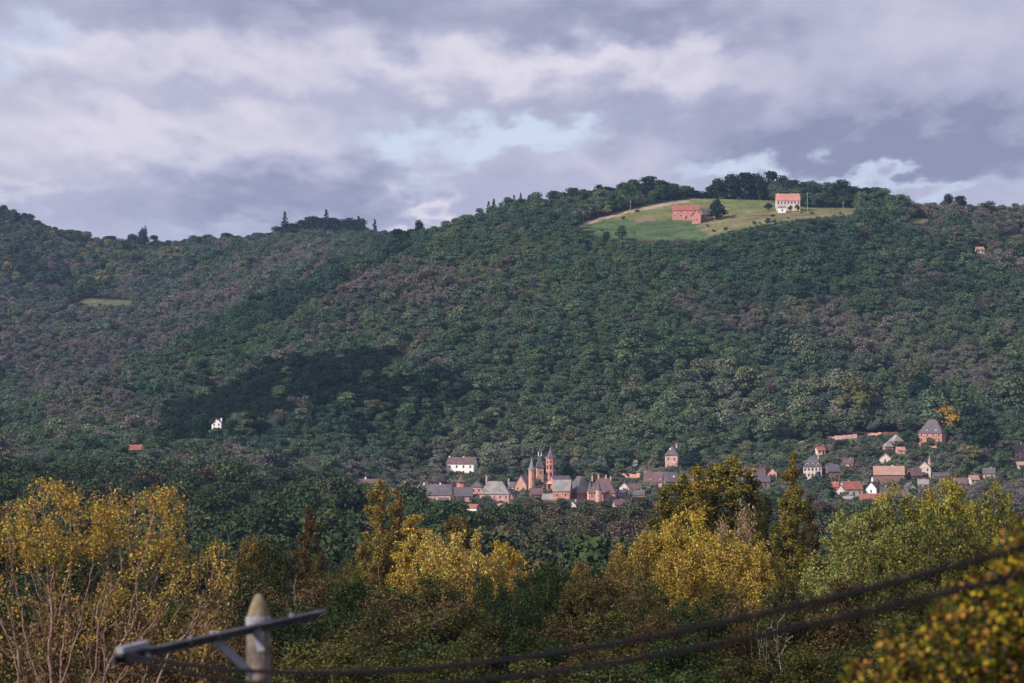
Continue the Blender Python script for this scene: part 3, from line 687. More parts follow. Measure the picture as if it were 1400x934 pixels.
    h('house', 'small red house with pink walls beside columnar poplar', 1056, 654, 13, 7, 648, 641, -8, 'front', 'pink_stone', 'red_tile', 2, 1)
    # eastern quarter
    h('villa', 'cream villa with dark roof and row of white dormers', 1111, 653, 25, 10, 638, 624.5, -6, 'hip', 'cream', 'slate', 5, 2, [(.3, 1.5, 'pink_stone')], dorm=(-.28, 0, .28))
    h('garden_wing', 'low white wing joined to the cream villa', 1125, 651, 11, 6, 641, 638, -6, 'gable', 'white', 'slate', 1, 1, door=False)
    h('house', 'house with dark slate roof right of the cream villa', 1137, 655, 17, 8, 645, 636, 14, 'gable', 'dark_stone', 'slate', 2, 1)
    h('house', 'white gabled house with bright red tile roof', 1163, 678, 26, 9, 669, 659, 16, 'gable', 'cream', 'red_tile', 3, 1, [(-.1, .5, 'white')], side=1)
    h('house', 'small white house showing its gable in front of the red roof', 1151, 678, 12, 7, 671, 663.5, -18, 'front', 'cream', 'red_tile', 1, 1)
    h('house', 'white gable ended house with tall square chimney', 1194, 676, 15, 8, 668.5, 660, -24, 'front', 'white', 'brown_tile', 1, 1, [(-.1, 6, 'white')], door=False)
    h('barn', 'low barn with long dull red roof below the white gable', 1190, 689, 28, 8, 683, 675.5, -6, 'gable', 'dark_stone', 'red_tile', 2, 1, cat='barn')
    h('house', 'large house with broad tan tile roof and brown walls', 1215, 661, 41, 11, 649, 638, -4, 'gable', 'dark_stone', 'tan_tile', 4, 1, [(.12, 1.5, 'white')], side=1)
    h('house', 'long slate roofed house below the tan roof', 1221, 687, 35, 9, 679, 667, 5, 'gable', 'dark_stone', 'slate', 4, 1, [(-.1, .5, 'white')], dorm=(.1,))
    h('pavilion', 'small red pavilion with grey pyramid roof on terrace', 1214, 619, 11.5, 4.6, 611, 604, 12, 'hip', 'red_stone', 'pale_slate', 1, 1, cat='pavilion')
    h('house', 'grey slate roof of small house above the red pavilion', 1225, 610, 14, 7, 604, 595, 24, 'hip', 'dark_stone', 'pale_slate', 1, 1)
    h('manor_house', 'big red manor with grey slate roof and dormers beside golden tree', 1275, 611, 32, 12, 592.5, 574, -20, 'hip', 'red_stone', 'slate', 4, 3, [(.42, -3, 'red_stone')], dorm=(-.15, .22), door=False)
    e5 = h('villa', 'pale pink villa with many gables', 1264, 652, 18, 9, 640, 631, -10, 'front', 'cream', 'brown_tile', 2, 2)
    turret('turret', 'thin turret with blue grey needle spire on the gabled villa', 1271, 652, 2.3, 632, 621.5, 8, 'pink_stone', 'pale_slate', cat='turret')
    h('house', 'purple brown roofed house left of the gabled villa', 1250, 657, 16, 8, 650, 640.5, 18, 'gable', 'dark_stone', 'brown_tile', 2, 1)
    h('house', 'low slate roofed house right of the gabled villa', 1286, 657, 21, 8, 652, 647.5, 0, 'gable', 'dark_stone', 'slate', 2, 1)
    h('house', 'pink house with brown roof at the east edge of village', 1398, 628, 20, 8, 617, 609, -8, 'gable', 'pink_stone', 'brown_tile', 3, 2, [(-.1, 4, 'white')])
    h('cottage', 'low pink cottage under the house at the east edge', 1396, 641, 12, 6, 636, 632, 6, 'gable', 'cream', 'tan_tile', 2, 1)
    h('house', 'little white fronted house between the manor and church turret', 702, 672, 12, 6, 666, 660, -10, 'gable', 'white', 'slate', 2, 1)
    h('house', 'small house with white gable between chateau and brown roofs', 855, 672, 13, 6, 666, 660, -18, 'front', 'cream', 'slate', 1, 1)
    h('house', 'low brown roofed house below the orange terrace wall', 868, 674, 17, 6, 668.5, 662, 6, 'gable', 'pink_stone', 'brown_tile', 2, 1)
    h('house', 'grey roofed pink house half hidden left of the dark cedar', 938, 668, 18, 7, 661, 652, -6, 'gable', 'pink_stone', 'slate', 2, 1)
    h('house', 'small tan roofed cottage above the broad tan roof', 1211, 633, 15, 6, 627, 621, -14, 'front', 'tan_stone' if 'tan_stone' in M else 'cream', 'tan_tile', 1, 1)
    h('house', 'low pink outbuilding beside the red pavilion', 1231, 620, 11, 5, 616, 612, 5, 'gable', 'pink_stone', 'pink_tile', 1, 1)
    h('house', 'pale little house at the foot of red roofed barn', 1161, 690, 12, 6, 684, 679, -12, 'gable', 'cream', 'pale_slate', 2, 1)
    h('house', 'slate cottage in the orchard left of the cream villa', 1079, 662, 16, 6, 656, 650, 4, 'gable', 'pink_stone', 'slate', 2, 1)
    h('house', 'brown roofed house among trees right of the gabled villa', 1313, 668, 18, 7, 662, 655, -8, 'gable', 'dark_stone', 'brown_tile', 2, 1)
    h('house', 'small slate house left of the west garden and white house', 566, 676, 14, 6, 670, 665, 10, 'gable', 'cream', 'slate', 2, 1)
    h('house', 'red gabled house squeezed between narrow red house and manor', 697, 690, 14, 7, 680, 671, -14, 'front', 'red_stone', 'brown_tile', 1, 2)
    h('house', 'low red house in front of the needle turret', 733, 682, 17, 7, 676, 668, 6, 'gable', 'red_stone', 'brown_tile', 2, 1)
    for lab, px, base, w, ev, rd, rot, rk, wm, rm in (
        ('small pink slate roofed house half hidden west of the manor', 606, 693, 13, 687, 681, -8, 'gable', 'pink_stone', 'slate'), ('tiny cream house with brown roof under the long slate building', 592, 692, 11, 687, 682, 12, 'front', 'cream', 'brown_tile'),
        ('small red house with pale slate roof in front of the church', 750, 690, 15, 683, 676, -12, 'gable', 'red_stone', 'pale_slate'), ('little cream gable below the dark hipped roof house', 785, 698, 11, 691, 685, -20, 'front', 'cream', 'slate'),
        ('pink cottage with brown roof under the chateau annex', 846, 696, 14, 690, 684, 8, 'gable', 'pink_stone', 'brown_tile'), ('small slate roofed pink house between annex and brown roofs', 874, 684, 15, 677, 671, -8, 'gable', 'pink_stone', 'slate'),
        ('red tiled cottage left of the white gabled house', 1139, 672, 15, 666, 660, -10, 'gable', 'pink_stone', 'red_tile'), ('small cream house with slate roof under the broad tan roof', 1243, 673, 13, 667, 661, 16, 'front', 'cream', 'slate'),
        ('little pink house with pale roof below the purple brown roof', 1262, 668, 14, 662, 656, -6, 'gable', 'pink_stone', 'pale_slate'), ('tiny red roofed house above the cream villa', 1121, 621, 11, 616, 611.5, 10, 'gable', 'cream', 'red_tile'),
        ('small brown roofed house on the slope right of the villa', 1160, 640, 14, 634, 628, -14, 'gable', 'pink_stone', 'brown_tile'), ('pink house with slate roof under the huge dark oak', 1352, 655, 16, 648, 641, -8, 'gable', 'pink_stone', 'slate'),
        ('cream cottage with tan roof below the yellow green tree', 1331, 661, 12, 656, 651, 10, 'gable', 'cream', 'tan_tile')):
        h('house', lab, px, base, w, 6.5, ev, rd, rot, rk, wm, rm, 2, 1, [(.2, 1, 'pink_stone')])
    # lone houses on the left
    h('white_house', 'lone bright white house set against the dark wooded spur', 298, 589, 13.5, 7, 578.5, 573, -10, 'front', 'white', 'brown_tile', 2, 2, [(.35, .5, 'white')], door=False, ww=.9); HOUSE_BOX.append((289, 307, 571, 584, HOUSE_BOX[-1][4], 8))
    h('cottage', 'lone cottage with red roof at the foot of wooded hill', 185, 621, 20, 8, 615.5, 609, 14, 'gable', 'dark_stone', 'red_tile', 2, 1, [(.42, .5, 'white')])
    # hilltop farm
    h('barn', 'long red stone barn with red tile roof on hilltop meadow', 938, 300, 37, 11, 288.5, 281.5, -4, 'gable', 'red_stone', 'red_tile', 5, 1, lo=2200, cat='barn')
    h('barn_wing', 'red stone gabled wing projecting from the hilltop barn', 952.5, 305, 12, 8, 294, 287.5, -8, 'front', 'red_stone', 'red_tile', 1, 1, lo=2200, cat='barn')
    h('lean_to', 'dark roofed lean-to shed behind the hilltop barn wing', 965, 301, 15, 8, 294, 286, 20, 'gable', 'dark_stone', 'slate', 0, lo=2200, cat='shed')
    h('farmhouse', 'cream hilltop farmhouse with pink tile roof', 1077, 287, 32, 12, 275, 265.5, 0, 'gable', 'cream', 'pink_tile', 7, 2, [(-.4, .6, 'cream'), (.42, .6, 'cream')], lo=2200, fm='dark_stone')
    h('porch', 'small white flat porch building in front of hilltop farmhouse', 1069, 291, 10, 5, 284.5, 282.5, 0, 'gable', 'white', 'pale_slate', 1, 1, lo=2200, cat='porch', door=False)
    h('cottage', 'tiny pale cottage among trees on the upper right slope', 1339, 345, 11, 6, 341.5, 338, 10, 'gable', 'cream', 'tan_tile', 2, 1, lo=2100)
village()

def stone_wall(label, pts, hpx, mat, name='terrace_wall'):
    """low garden wall following the ground between pixels; each length of wall is its own coping and blocks"""
    P = [ground_at(px, py, 1650) for px, py in pts]; e = empty(name, P[0]); tag(e, label, 'wall')
    for a, b in zip(P, P[1:]):
        d = b - a; L = d.length; n = max(2, int(L / 2.2)); u = a.y * K
        for i in range(n):
            q = a + d * ((i + .5) / n) - P[0]; hh = hpx * u * random.uniform(.8, 1.15); w = L / n * random.uniform(.9, .985)
            o = MB().box(-w/2, w/2, -.35 + random.uniform(-.08, .08), .35, -2.2, hh).obj('wall_block', M[mat], e, q); o.rotation_euler = (0, 0, math.atan2(d.y, d.x))
    for a, b in zip(pts, pts[1:]): HOUSE_BOX.append((min(a[0], b[0]), max(a[0], b[0]), min(a[1], b[1]) - hpx, max(a[1], b[1]) - 1, min(P[0].y, P[-1].y), 1))
stone_wall('long orange stone terrace wall right of the chateau', [(826, 652), (850, 652), (874, 653)], 5, 'orange_stone')
stone_wall('pink red terrace wall under the dark wood on the slope', [(1130, 602), (1152, 601), (1172, 599)], 5, 'pink_stone')
stone_wall('short pale terrace wall near the slope orchard', [(1090, 608), (1112, 605)], 3.5, 'cream')
stone_wall('orange terrace wall climbing towards the slate roofed house', [(1182, 595), (1205, 596), (1228, 594)], 4, 'orange_stone')

# ------------------------------------------------------------------ woodland
def zone_tints(px, py, X, Y):
    """choose a foliage colour index and a tree kind for every woodland tree"""
    n = len(px); rg = np.random.default_rng(31)
    W = np.zeros((n, len(NAMES_T))); ix = {k: i for i, k in enumerate(NAMES_T)}
    nA = fbm(X / 70, Y / 70, 41, 3); nB = fbm(X / 45, Y / 45, 57, 3); nC = fbm(X / 130, Y / 130, 67, 3)
    W[:, ix['green']] = 1.0; W[:, ix['green2']] = .55; W[:, ix['blue']] = .6; W[:, ix['dark']] = .12
    W[:, ix['mauve']] = np.clip((nA - .50) * 14, 0, 3.5); W[:, ix['brown']] = .03 + np.clip((nB - .53) * 4, 0, .8)
    W[:, ix['olive']] = .10 + np.clip((nC - .5) * 5, 0, 1.2); W[:, ix['pale']] = .03 + np.clip((nB - .54) * 3, 0, .8); W[:, ix['yellow']] = .008; W[:, ix['rust']] = .006
    def zone(poly, **kw):
        mz = in_poly(px, py, poly)
        for k, v in kw.items(): W[mz, ix[k]] += v
    # low spur: dark evergreen tint stands in for cloud shade, thinning downhill
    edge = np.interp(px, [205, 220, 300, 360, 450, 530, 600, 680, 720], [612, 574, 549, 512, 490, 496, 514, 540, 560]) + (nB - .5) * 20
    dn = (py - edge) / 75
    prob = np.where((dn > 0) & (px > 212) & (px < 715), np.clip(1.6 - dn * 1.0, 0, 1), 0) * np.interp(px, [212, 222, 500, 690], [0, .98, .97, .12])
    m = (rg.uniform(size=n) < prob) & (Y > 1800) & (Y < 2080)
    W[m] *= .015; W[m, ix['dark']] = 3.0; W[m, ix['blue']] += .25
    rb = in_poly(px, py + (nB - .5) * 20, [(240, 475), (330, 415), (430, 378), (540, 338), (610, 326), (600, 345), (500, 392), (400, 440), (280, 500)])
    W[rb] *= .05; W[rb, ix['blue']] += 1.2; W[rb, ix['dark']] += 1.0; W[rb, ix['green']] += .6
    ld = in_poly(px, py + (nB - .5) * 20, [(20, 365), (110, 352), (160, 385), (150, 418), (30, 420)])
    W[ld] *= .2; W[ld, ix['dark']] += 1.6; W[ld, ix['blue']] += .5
    zone([(380, 455), (450, 412), (520, 377), (560, 357), (568, 366), (520, 392), (460, 430), (392, 465)], mauve=3.0, rust=.15)
    zone([(480, 380), (720, 360), (760, 440), (600, 460), (470, 440)], mauve=.7, brown=.2)
    zone([(250, 380), (420, 330), (480, 340), (380, 420), (250, 450)], mauve=1.0, pale=.2)
    zone([(0, 420), (200, 425), (330, 400), (330, 430), (200, 480), (60, 520), (0, 500)], mauve=2.2, brown=.4)
    zone([(0, 470), (80, 480), (130, 540), (60, 600), (0, 600)], olive=.7, pale=.6, mauve=.4)
    zone([(90, 320), (230, 340), (260, 370), (200, 390), (110, 400), (80, 360)], yellow=.7, olive=.8, pale=.5)
    zone([(0, 330), (50, 330), (60, 385), (0, 390)], yellow=.5, olive=.5)
    zone([(1000, 440), (1250, 400), (1400, 420), (1400, 560), (1150, 500), (1000, 480)], mauve=.35, brown=.25, olive=.3)
    zone([(1190, 265), (1400, 275), (1400, 330), (1260, 330)], mauve=1.1, brown=.7)
    zone([(740, 540), (1000, 520), (1250, 500), (1250, 590), (1000, 630), (740, 640)], olive=.9, pale=.6, brown=.3)
    zone([(600, 560), (740, 540), (740, 640), (600, 630)], olive=.7, pale=.4)
    zone([(60, 540), (230, 560), (220, 620), (60, 620)], mauve=.8, olive=.5, pale=.4)
    zone([(950, 300), (1320, 310), (1330, 420), (1200, 460), (960, 430)], dark=.5, blue=1.0)  # cloud shade on the upper right slope, put into darker bluer tints
    zone([(560, 330), (900, 350), (900, 470), (620, 490)], green2=.8, olive=.25)  # sunlit middle slope, its light put into greener tints
    zone([(640, 500), (1240, 480), (1240, 600), (640, 640)], green2=1.0, olive=.4)  # sunlit lower slope painted as lighter foliage
    zone([(1150, 440), (1400, 440), (1400, 560), (1150, 560)], green2=.6, olive=.4)
    vill = (Y > 1560) & (Y < 1900) & (px > 520)
    W[vill, ix['mauve']] += 1.6; W[vill, ix['pale']] += .9; W[vill, ix['olive']] += .5
    zone([(600, 570), (1010, 545), (1080, 600), (1000, 660), (600, 660)], pale=2.2, olive=1.4, green2=1.4)  # sunlit band above the village, put into paler tints
    mid = (Y < 1560) & (px < 640)
    W[mid] *= .25; W[mid, ix['green']] += 1.0; W[mid, ix['green2']] += .5; W[mid, ix['blue']] = .1; W[mid, ix['dark']] += .3
    mid2 = (Y < 1640) & (px >= 640)
    W[mid2, ix['mauve']] *= .6; W[mid2, ix['green']] += .6; W[mid2, ix['pale']] += .35; W[mid2, ix['dark']] += .3
    zone([(690, 690), (800, 694), (900, 682), (910, 740), (850, 790), (760, 775), (700, 735)], mauve=4.0, pale=2.5)
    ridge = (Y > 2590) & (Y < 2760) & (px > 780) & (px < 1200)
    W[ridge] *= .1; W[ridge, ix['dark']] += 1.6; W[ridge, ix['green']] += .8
    bk = (Y > 2750) & (Y < 3690); W[bk, ix['mauve']] += .7; W[bk, ix['dark']] += .5; W[bk, ix['green2']] *= .4; W[bk, ix['yellow']] *= .5
    bz = (Y > 2750) & in_poly(px, py, [(0, 425), (200, 425), (330, 395), (430, 350), (490, 345), (420, 405), (270, 470), (130, 540), (0, 570)]); W[bz, ix['mauve']] += 1.5; W[bz, ix['pale']] += .4; W[bz, ix['green2']] += .3
    bridge = (Y > 3690) & (Y < 3900)
    W[bridge] *= .25; W[bridge, ix['dark']] += 2
    cum = np.cumsum(W, 1); mixn = np.clip((fbm(X / 34, Y / 40, 91, 3) - .45) * 2.8 + .5, 0, 1); pick = np.where(rg.uniform(size=n) < .80, mixn, rg.uniform(0, 1, n)); r = np.clip(pick, .001, .999) * cum[:, -1]
    ti = (cum < r[:, None]).sum(1).clip(0, len(NAMES_T) - 1)
    E = (W / W.sum(1, keepdims=True)) @ TARR
    col = (TARR[ti] * .60 + E * .40) * rg.normal(1, .13, (n, 1)).clip(.65, 1.4) * (1 + rg.normal(0, .04, (n, 3)))
    col[m] *= .74  # spur tints darkened further for the painted cloud shade
    col = np.where((Y > 1700)[:, None], col * 1.22, col)
    col = np.where((Y < 1600)[:, None], col * np.array([1.02, .86, .70]) * .86, col)
    kind = rg.integers(0, 4, n)
    bare = np.isin(ti, [ix['mauve']]); pale = np.isin(ti, [ix['pale'], ix['brown']])
    kind = np.where(bare & (rg.uniform(size=n) < .8), 4 + rg.integers(0, 2, n), kind)
    kind = np.where(pale & (rg.uniform(size=n) < .35), 4 + rg.integers(0, 2, n), kind)
    kind = np.where((rg.uniform(size=n) < .10) & ~bare, 8, kind)
    return ti, col, kind

def woodland():
    rg = np.random.default_rng(5); pts = []
    def grid(y0, y1, sp, pxa=-130, pxb=1530):
        ys = np.arange(y0, y1, sp)
        for i, y in enumerate(ys):
            x0, x1 = (pxa - 700) * K * y, (pxb - 700) * K * y
            xs = np.arange(x0, x1, sp) + (sp / 2 if i % 2 else 0)
            pts.append(np.stack([xs + rg.uniform(-.42, .42, len(xs)) * sp, np.full(len(xs), y) + rg.uniform(-.42, .42, len(xs)) * sp], 1))
    grid(540, 900, 9.0); grid(900, 1700, 7.4); grid(1700, 2760, 5.2); grid(2760, 3900, 6.6)
    nbig = sum(len(q) for q in pts); ys0 = np.arange(1700, 1965, 4.6)
    for y in ys0:
        xs = np.arange((525 - 700) * K * y, (1480 - 700) * K * y, 4.6); pts.append(np.stack([xs + rg.uniform(-2, 2, len(xs)), y + rg.uniform(-2, 2, len(xs))], 1))
    P = np.concatenate(pts); small = np.arange(len(P)) >= nbig; X, Y = P[:, 0], P[:, 1]; Z = hgt(X, Y)
    px, py = proj(X, Y, Z)
    sc = rg.lognormal(0, .24, len(X)).clip(.55, 1.9) * np.where(Y > 1700, .68, np.where(Y > 900, .90, 1.0)) * (.85 + .5 * (fbm(X / 60, Y / 60, 88, 2) - .1))
    vill = (Y > 1690) & (Y < np.interp(px, [530, 800, 1100, 1400], [1870, 1880, 1950, 1960])) & (px > 530)
    sc = np.where(vill, sc * rg.uniform(.38, .85, len(X)), sc)
    sc = np.where(small, rg.uniform(.35, .95, len(X)), sc)
    sc = np.where((Y > 1560) & (Y <= 1700) & (px > 520), sc * .8, sc)
    sc = np.where((Y > 2590) & (Y < 2760) & (px > 780) & (px < 1210), sc * 1.35, sc)
    sc = np.where((Y > 3000), sc * 1.12, sc)
    bigz = (Y > 1885) & (Y < 2120) & (px > 860) & (fbm(X / 50, Y / 50, 99, 2) > .36); bigz &= ~small; sc = np.where(bigz, sc * rg.uniform(1.2, 1.75, len(X)), sc); thin_ = bigz & (rg.uniform(size=len(X)) < .52)
    top = py - np.where(small, 4.6, 12.0) * sc / (Y * K)
    keep = ~thin_
    # clearings
    cl = (Y > 2350) & (Y < 2680) & (in_poly(px, py, CLEAR) | in_poly(px, py + 0, FIELD2) | in_poly(px, py, FIELD3))
    keep &= ~cl
    for poly, y0, y1 in ((CLEAR, 2200, 2600), (FIELD2, 2200, 2620), (FIELD3, 2200, 2620), ([(95, 412), (120, 410), (178, 411), (180, 415), (120, 417)], 3150, 3260)):
        mm = (Y > y0) & (Y < y1)                     # low scrub only, just below the fields
        hid = mm & ~in_poly(px, py, poly) & np.any([in_poly(px, py + (top - py) * q_, poly) for q_ in (.3, .5, .7, .85, 1.0)], axis=0)
        sc = np.where(hid, sc * .42, sc); top = np.where(small, top, py - 12.0 * sc / (Y * K)); keep &= ~(hid & np.any([in_poly(px, py + (top - py) * q_, poly) for q_ in (.4, .7, 1.0)], axis=0) & (rg.uniform(size=len(X)) < .93))
    keep &= ~((Y > 3180) & (Y < 3360) & in_poly(px, py, [(88, 412), (120, 409), (182, 411), (186, 417), (120, 420)]))
    keep &= ~(vill & ~small & (fbm(X / 24, Y / 24, 77, 2) > .44))
    keep &= ~(small & (~vill | (fbm(X / 20, Y / 20, 79, 2) > .47)))
    keep &= ~((Y > 1880) & (Y < 1960) & (px > 1060) & (px < 1320) & (fbm(X / 40, Y / 40, 78, 2) > .46))
    hw = np.where(small, 2.8, 4.4) * sc / (Y * K)
    for (x0, x1, y0, y1, hy, hd) in HOUSE_BOX:
        near = (Y < hy + hd * .7) & (Y > hy - 420)
        over = near & (px + hw * .75 > x0) & (px - hw * .75 < x1) & (top < y1) & (py > y0)
        foot = (np.abs(Y - hy) < hd * .5 + 3) & (px > x0 - 5) & (px < x1 + 5)
        keep &= ~(over | foot)
    # terrain hides whatever is far below the skyline of nearer ground
    order = np.argsort(Y); hor = {}
    vis = np.ones(len(X), bool); b = np.floor(px / 6).astype(int)
    for i in order:
        hmin = hor.get(b[i], 1e9)
        if top[i] > hmin + 10: vis[i] = False
        if py[i] < hmin: hor[b[i]] = py[i]
    keep &= vis
    X, Y, Z, px, py, sc, top, small = [a[keep] for a in (X, Y, Z, px, py, sc, top, small)]
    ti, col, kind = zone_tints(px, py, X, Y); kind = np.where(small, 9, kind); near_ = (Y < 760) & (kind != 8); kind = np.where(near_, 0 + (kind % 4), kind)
    n = len(X); rz = rg.uniform(0, 6.28, n); sz = sc * rg.uniform(.88, 1.12, n); sc = sc * np.where(Y > 1700, 1.30, 1.15)
    # the trees that show largest stand as single trees
    infr = (px > 5) & (px < 1395) & (Y > 620) & (top < 752) & (top > 560)
    lim = np.interp(px, [0, 20, 60, 110, 170, 230, 300, 400, 480, 560, 640, 700, 800, 860, 900, 1050, 1100, 1200, 1370, 1400], [660, 655, 640, 670, 655, 690, 725, 705, 700, 690, 720, 760, 765, 730, 660, 650, 640, 680, 670, 710])
    infr &= (top < lim)
    score = np.where(infr, sc / Y, -1); big = np.argsort(-score)[:300]
    lab = {'green': 'mid green tree', 'green2': 'light green tree', 'dark': 'very dark evergreen tree', 'mauve': 'nearly leafless mauve tree', 'brown': 'brown leaved tree', 'olive': 'olive green tree', 'yellow': 'yellow leaved tree', 'rust': 'rust coloured tree', 'pale': 'pale straw coloured tree', 'blue': 'bluish green tree'}
    def where(x, y):
        a = ('behind the bare stemmed golden trees' if x < 320 else 'behind the brown columnar poplar' if x < 480 else 'behind the big golden tree' if x < 700 else 'between the golden trees' if x < 850 else 'behind the olive poplars' if x < 1115 else 'behind the yellow green row')
        return a + (', near village' if y > 1400 else '')
    for i in big:
        k = NAMES_T[ti[i]]
        sz_w = 'big ' if sc[i] > 1.12 else 'small ' if sc[i] < .8 else ''; L_ = sz_w + lab[k] + ' in the wood ' + where(px[i], Y[i])
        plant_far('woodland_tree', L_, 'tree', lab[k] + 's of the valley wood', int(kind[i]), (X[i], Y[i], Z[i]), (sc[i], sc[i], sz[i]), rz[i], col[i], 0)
    rest = np.setdiff1d(np.arange(n), big)
    me = bpy.data.meshes.new('woodland'); me.vertices.add(len(rest)); me.vertices.foreach_set('co', np.stack([X, Y, Z], 1)[rest].astype(np.float32).ravel())
    def at(nm, typ, dt, key, arr): a = me.attributes.new(nm, typ, 'POINT'); a.data.foreach_set(key, np.ascontiguousarray(arr, dt).ravel())
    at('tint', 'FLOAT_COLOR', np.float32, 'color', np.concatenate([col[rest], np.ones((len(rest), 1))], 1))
    at('kind', 'INT', np.int32, 'value', kind[rest])
    at('rot', 'FLOAT_VECTOR', np.float32, 'vector', np.stack([0 * rz, 0 * rz, rz], 1)[rest])
    at('size', 'FLOAT_VECTOR', np.float32, 'vector', np.stack([sc, sc, sz], 1)[rest])
    o = link('woodland', me); tag(o, 'dense autumn woodland of green, mauve and brown trees covering the hills', 'woodland', kind='stuff')
    # source crowns for the instancing are crowns of single trees standing in the scene
    ng = bpy.data.node_groups.new('woodland', 'GeometryNodeTree')
    ng.interface.new_socket('Geometry', in_out='INPUT', socket_type='NodeSocketGeometry'); ng.interface.new_socket('Geometry', in_out='OUTPUT', socket_type='NodeSocketGeometry')
    N = ng.nodes; L = ng.links
    gi = N.new('NodeGroupInput'); go = N.new('NodeGroupOutput'); jn = N.new('GeometryNodeJoinGeometry')
    iop = N.new('GeometryNodeInstanceOnPoints'); iop.inputs['Pick Instance'].default_value = True
    src = bpy.data.collections.new('crown_sources')
    infos = []
    for k, (cr, tr) in enumerate(FAR):
        so = bpy.data.objects.new('crown_source', cr); src.objects.link(so)
        oi = N.new('GeometryNodeObjectInfo'); oi.inputs['Object'].default_value = so; oi.transform_space = 'ORIGINAL'
        g2 = N.new('GeometryNodeGeometryToInstance'); L.new(oi.outputs['Geometry'], g2.inputs[0]); infos.append(g2)
    for g2 in reversed(infos): L.new(g2.outputs[0], jn.inputs[0])
    def attr(nm, dt): a = N.new('GeometryNodeInputNamedAttribute'); a.data_type = dt; a.inputs['Name'].default_value = nm; return [s for s in a.outputs if s.enabled][0]
    L.new(gi.outputs[0], iop.inputs['Points']); L.new(jn.outputs[0], iop.inputs['Instance']); L.new(attr('kind', 'INT'), iop.inputs['Instance Index'])
    rot = attr('rot', 'FLOAT_VECTOR'); e2r = N.new('FunctionNodeEulerToRotation'); L.new(rot, e2r.inputs[0]); L.new(e2r.outputs[0], iop.inputs['Rotation'])
    L.new(attr('size', 'FLOAT_VECTOR'), iop.inputs['Scale']); L.new(iop.outputs[0], go.inputs[0])
    md = o.modifiers.new('woodland', 'NODES'); md.node_group = ng
    print('WOODLAND', n)
woodland()

# ------------------------------------------------------------------ single trees on the ridges and in the village
def far_tree(name, label, px, base, top, kind, tint, wpx=None, group=None, lo=1500, Y=None, cat='tree'):
    p = on_ground(px, Y) if Y else ground_at(px, base, lo)
    me = FAR[kind][0]; zs = [v.co.z for v in me.vertices]; H = max(zs); Rr = max(abs(v.co.x) for v in me.vertices); u = p.y * K
    zt = ray_at(px, top, p.y).z; sz = (zt - p.z) / H
    sx = (wpx * u / 2) / Rr if wpx else sz
    return plant_far(name, label, cat, group, kind, p, (sx, sx, sz), random.uniform(0, 6.28), tint, .1)
D_ = TINT['dark']; G_ = TINT['green']
for px, top, w in ((389, 289, 24), (446, 286, 30), (483, 300, 22), (490, 295, 22), (497, 299, 20), (470, 302, 24), (460, 304, 24), (478, 301, 24), (436, 300, 26), (453, 298, 24)):
    far_tree('fir_tree', 'dark pointed fir in the clump on the far left ridge', px, 0, top, 6, D_, w, 'firs on the far left ridge', Y=3745)
far_tree('pine_tree', 'lone tall thin tree with bare stem on the far ridge saddle', 512, 0, 299, 7, D_, 8, Y=3740)
for px, top, w in ((412, 300, 40), (428, 295, 38), (455, 297, 36), (400, 305, 36), (442, 297, 36), (468, 299, 34), (485, 300, 34), (380, 309, 34), (420, 304, 36), (492, 298, 30), (476, 297, 34), (370, 318, 28), (340, 321, 26), (310, 318, 26), (285, 320, 28), (272, 323, 24), (195, 312, 22), (210, 321, 24), (180, 319, 26), (150, 322, 28)):
    far_tree('ridge_tree', 'dark round tree on the far left ridge', px, 0, top, random.choice((0, 1, 8)), D_, w, 'round trees on the far left ridge', Y=3755)
far_tree('bare_tree', 'bare feathery tree rising above the far left ridge', 195, 0, 305, 4, (.06, .05, .05), 14, Y=3750)
far_tree('ridge_tree', 'dark leaning bush tree on the saddle of the main ridge', 573, 0, 300, 8, D_, 22, Y=2500)
far_tree('ridge_tree', 'dark low bush tree beside the saddle gap', 543, 0, 312, 1, D_, 26, Y=2480)
for px, top, w in ((668, 272, 8), (675, 270, 9), (693, 266, 9), (703, 263, 9), (712, 265, 8), (723, 264, 9), (731, 264, 8), (741, 266, 8), (757, 264, 10), (772, 263, 9)):
    far_tree('fir_tree', 'small pointed fir in the row along the main ridge', px, 0, top + random.uniform(-2, 5), 6, D_, w + random.uniform(8, 13), 'firs along the main ridge', Y=2560)
for px, top, w, k in ((800, 262, 26, 0), (815, 258, 26, 1), (830, 260, 28, 2), (850, 258, 30, 3), (865, 249, 30, 8), (846, 262, 24, 8), (785, 266, 26, 1), (880, 266, 22, 2), (905, 255, 22, 4), (918, 252, 22, 8), (935, 258, 26, 0), (950, 260, 24, 1)):
    far_tree('ridge_tree', 'dark broadleaf tree on the ridge left of hilltop meadow', px, 0, top, k, D_ if k != 4 else (.06, .05, .05), w, 'trees on the ridge left of the meadow', Y=2625)
for px, top, w, k in ((982, 243, 34, 8), (1000, 237, 38, 8), (1018, 235, 38, 0), (1035, 236, 38, 8), (1055, 233, 38, 1), (1072, 239, 34, 8), (1084, 252, 20, 2), (970, 255, 20, 3), (1044, 246, 30, 2), (1010, 250, 30, 1)):
    far_tree('ridge_tree', 'tall dark oak of the grove behind the hilltop farm', px, 0, top, k, D_, w, 'oaks behind the hilltop farm', Y=2640)
for px, top, w, k in ((1105, 252, 28, 0), (1120, 250, 30, 8), (1136, 250, 30, 1), (1152, 252, 30, 2), (1168, 254, 30, 8), (1184, 257, 28, 3), (1198, 261, 24, 0), (1215, 266, 26, 1)):
    far_tree('ridge_tree', 'dark oak in the hedge wood right of the farmhouse', px, 0, top, k, D_, w, 'oaks right of the farmhouse', Y=2640)
far_tree('ridge_tree', 'small round dark tree alone on the right skyline', 1297, 0, 264, 8, D_, 24, Y=2640)
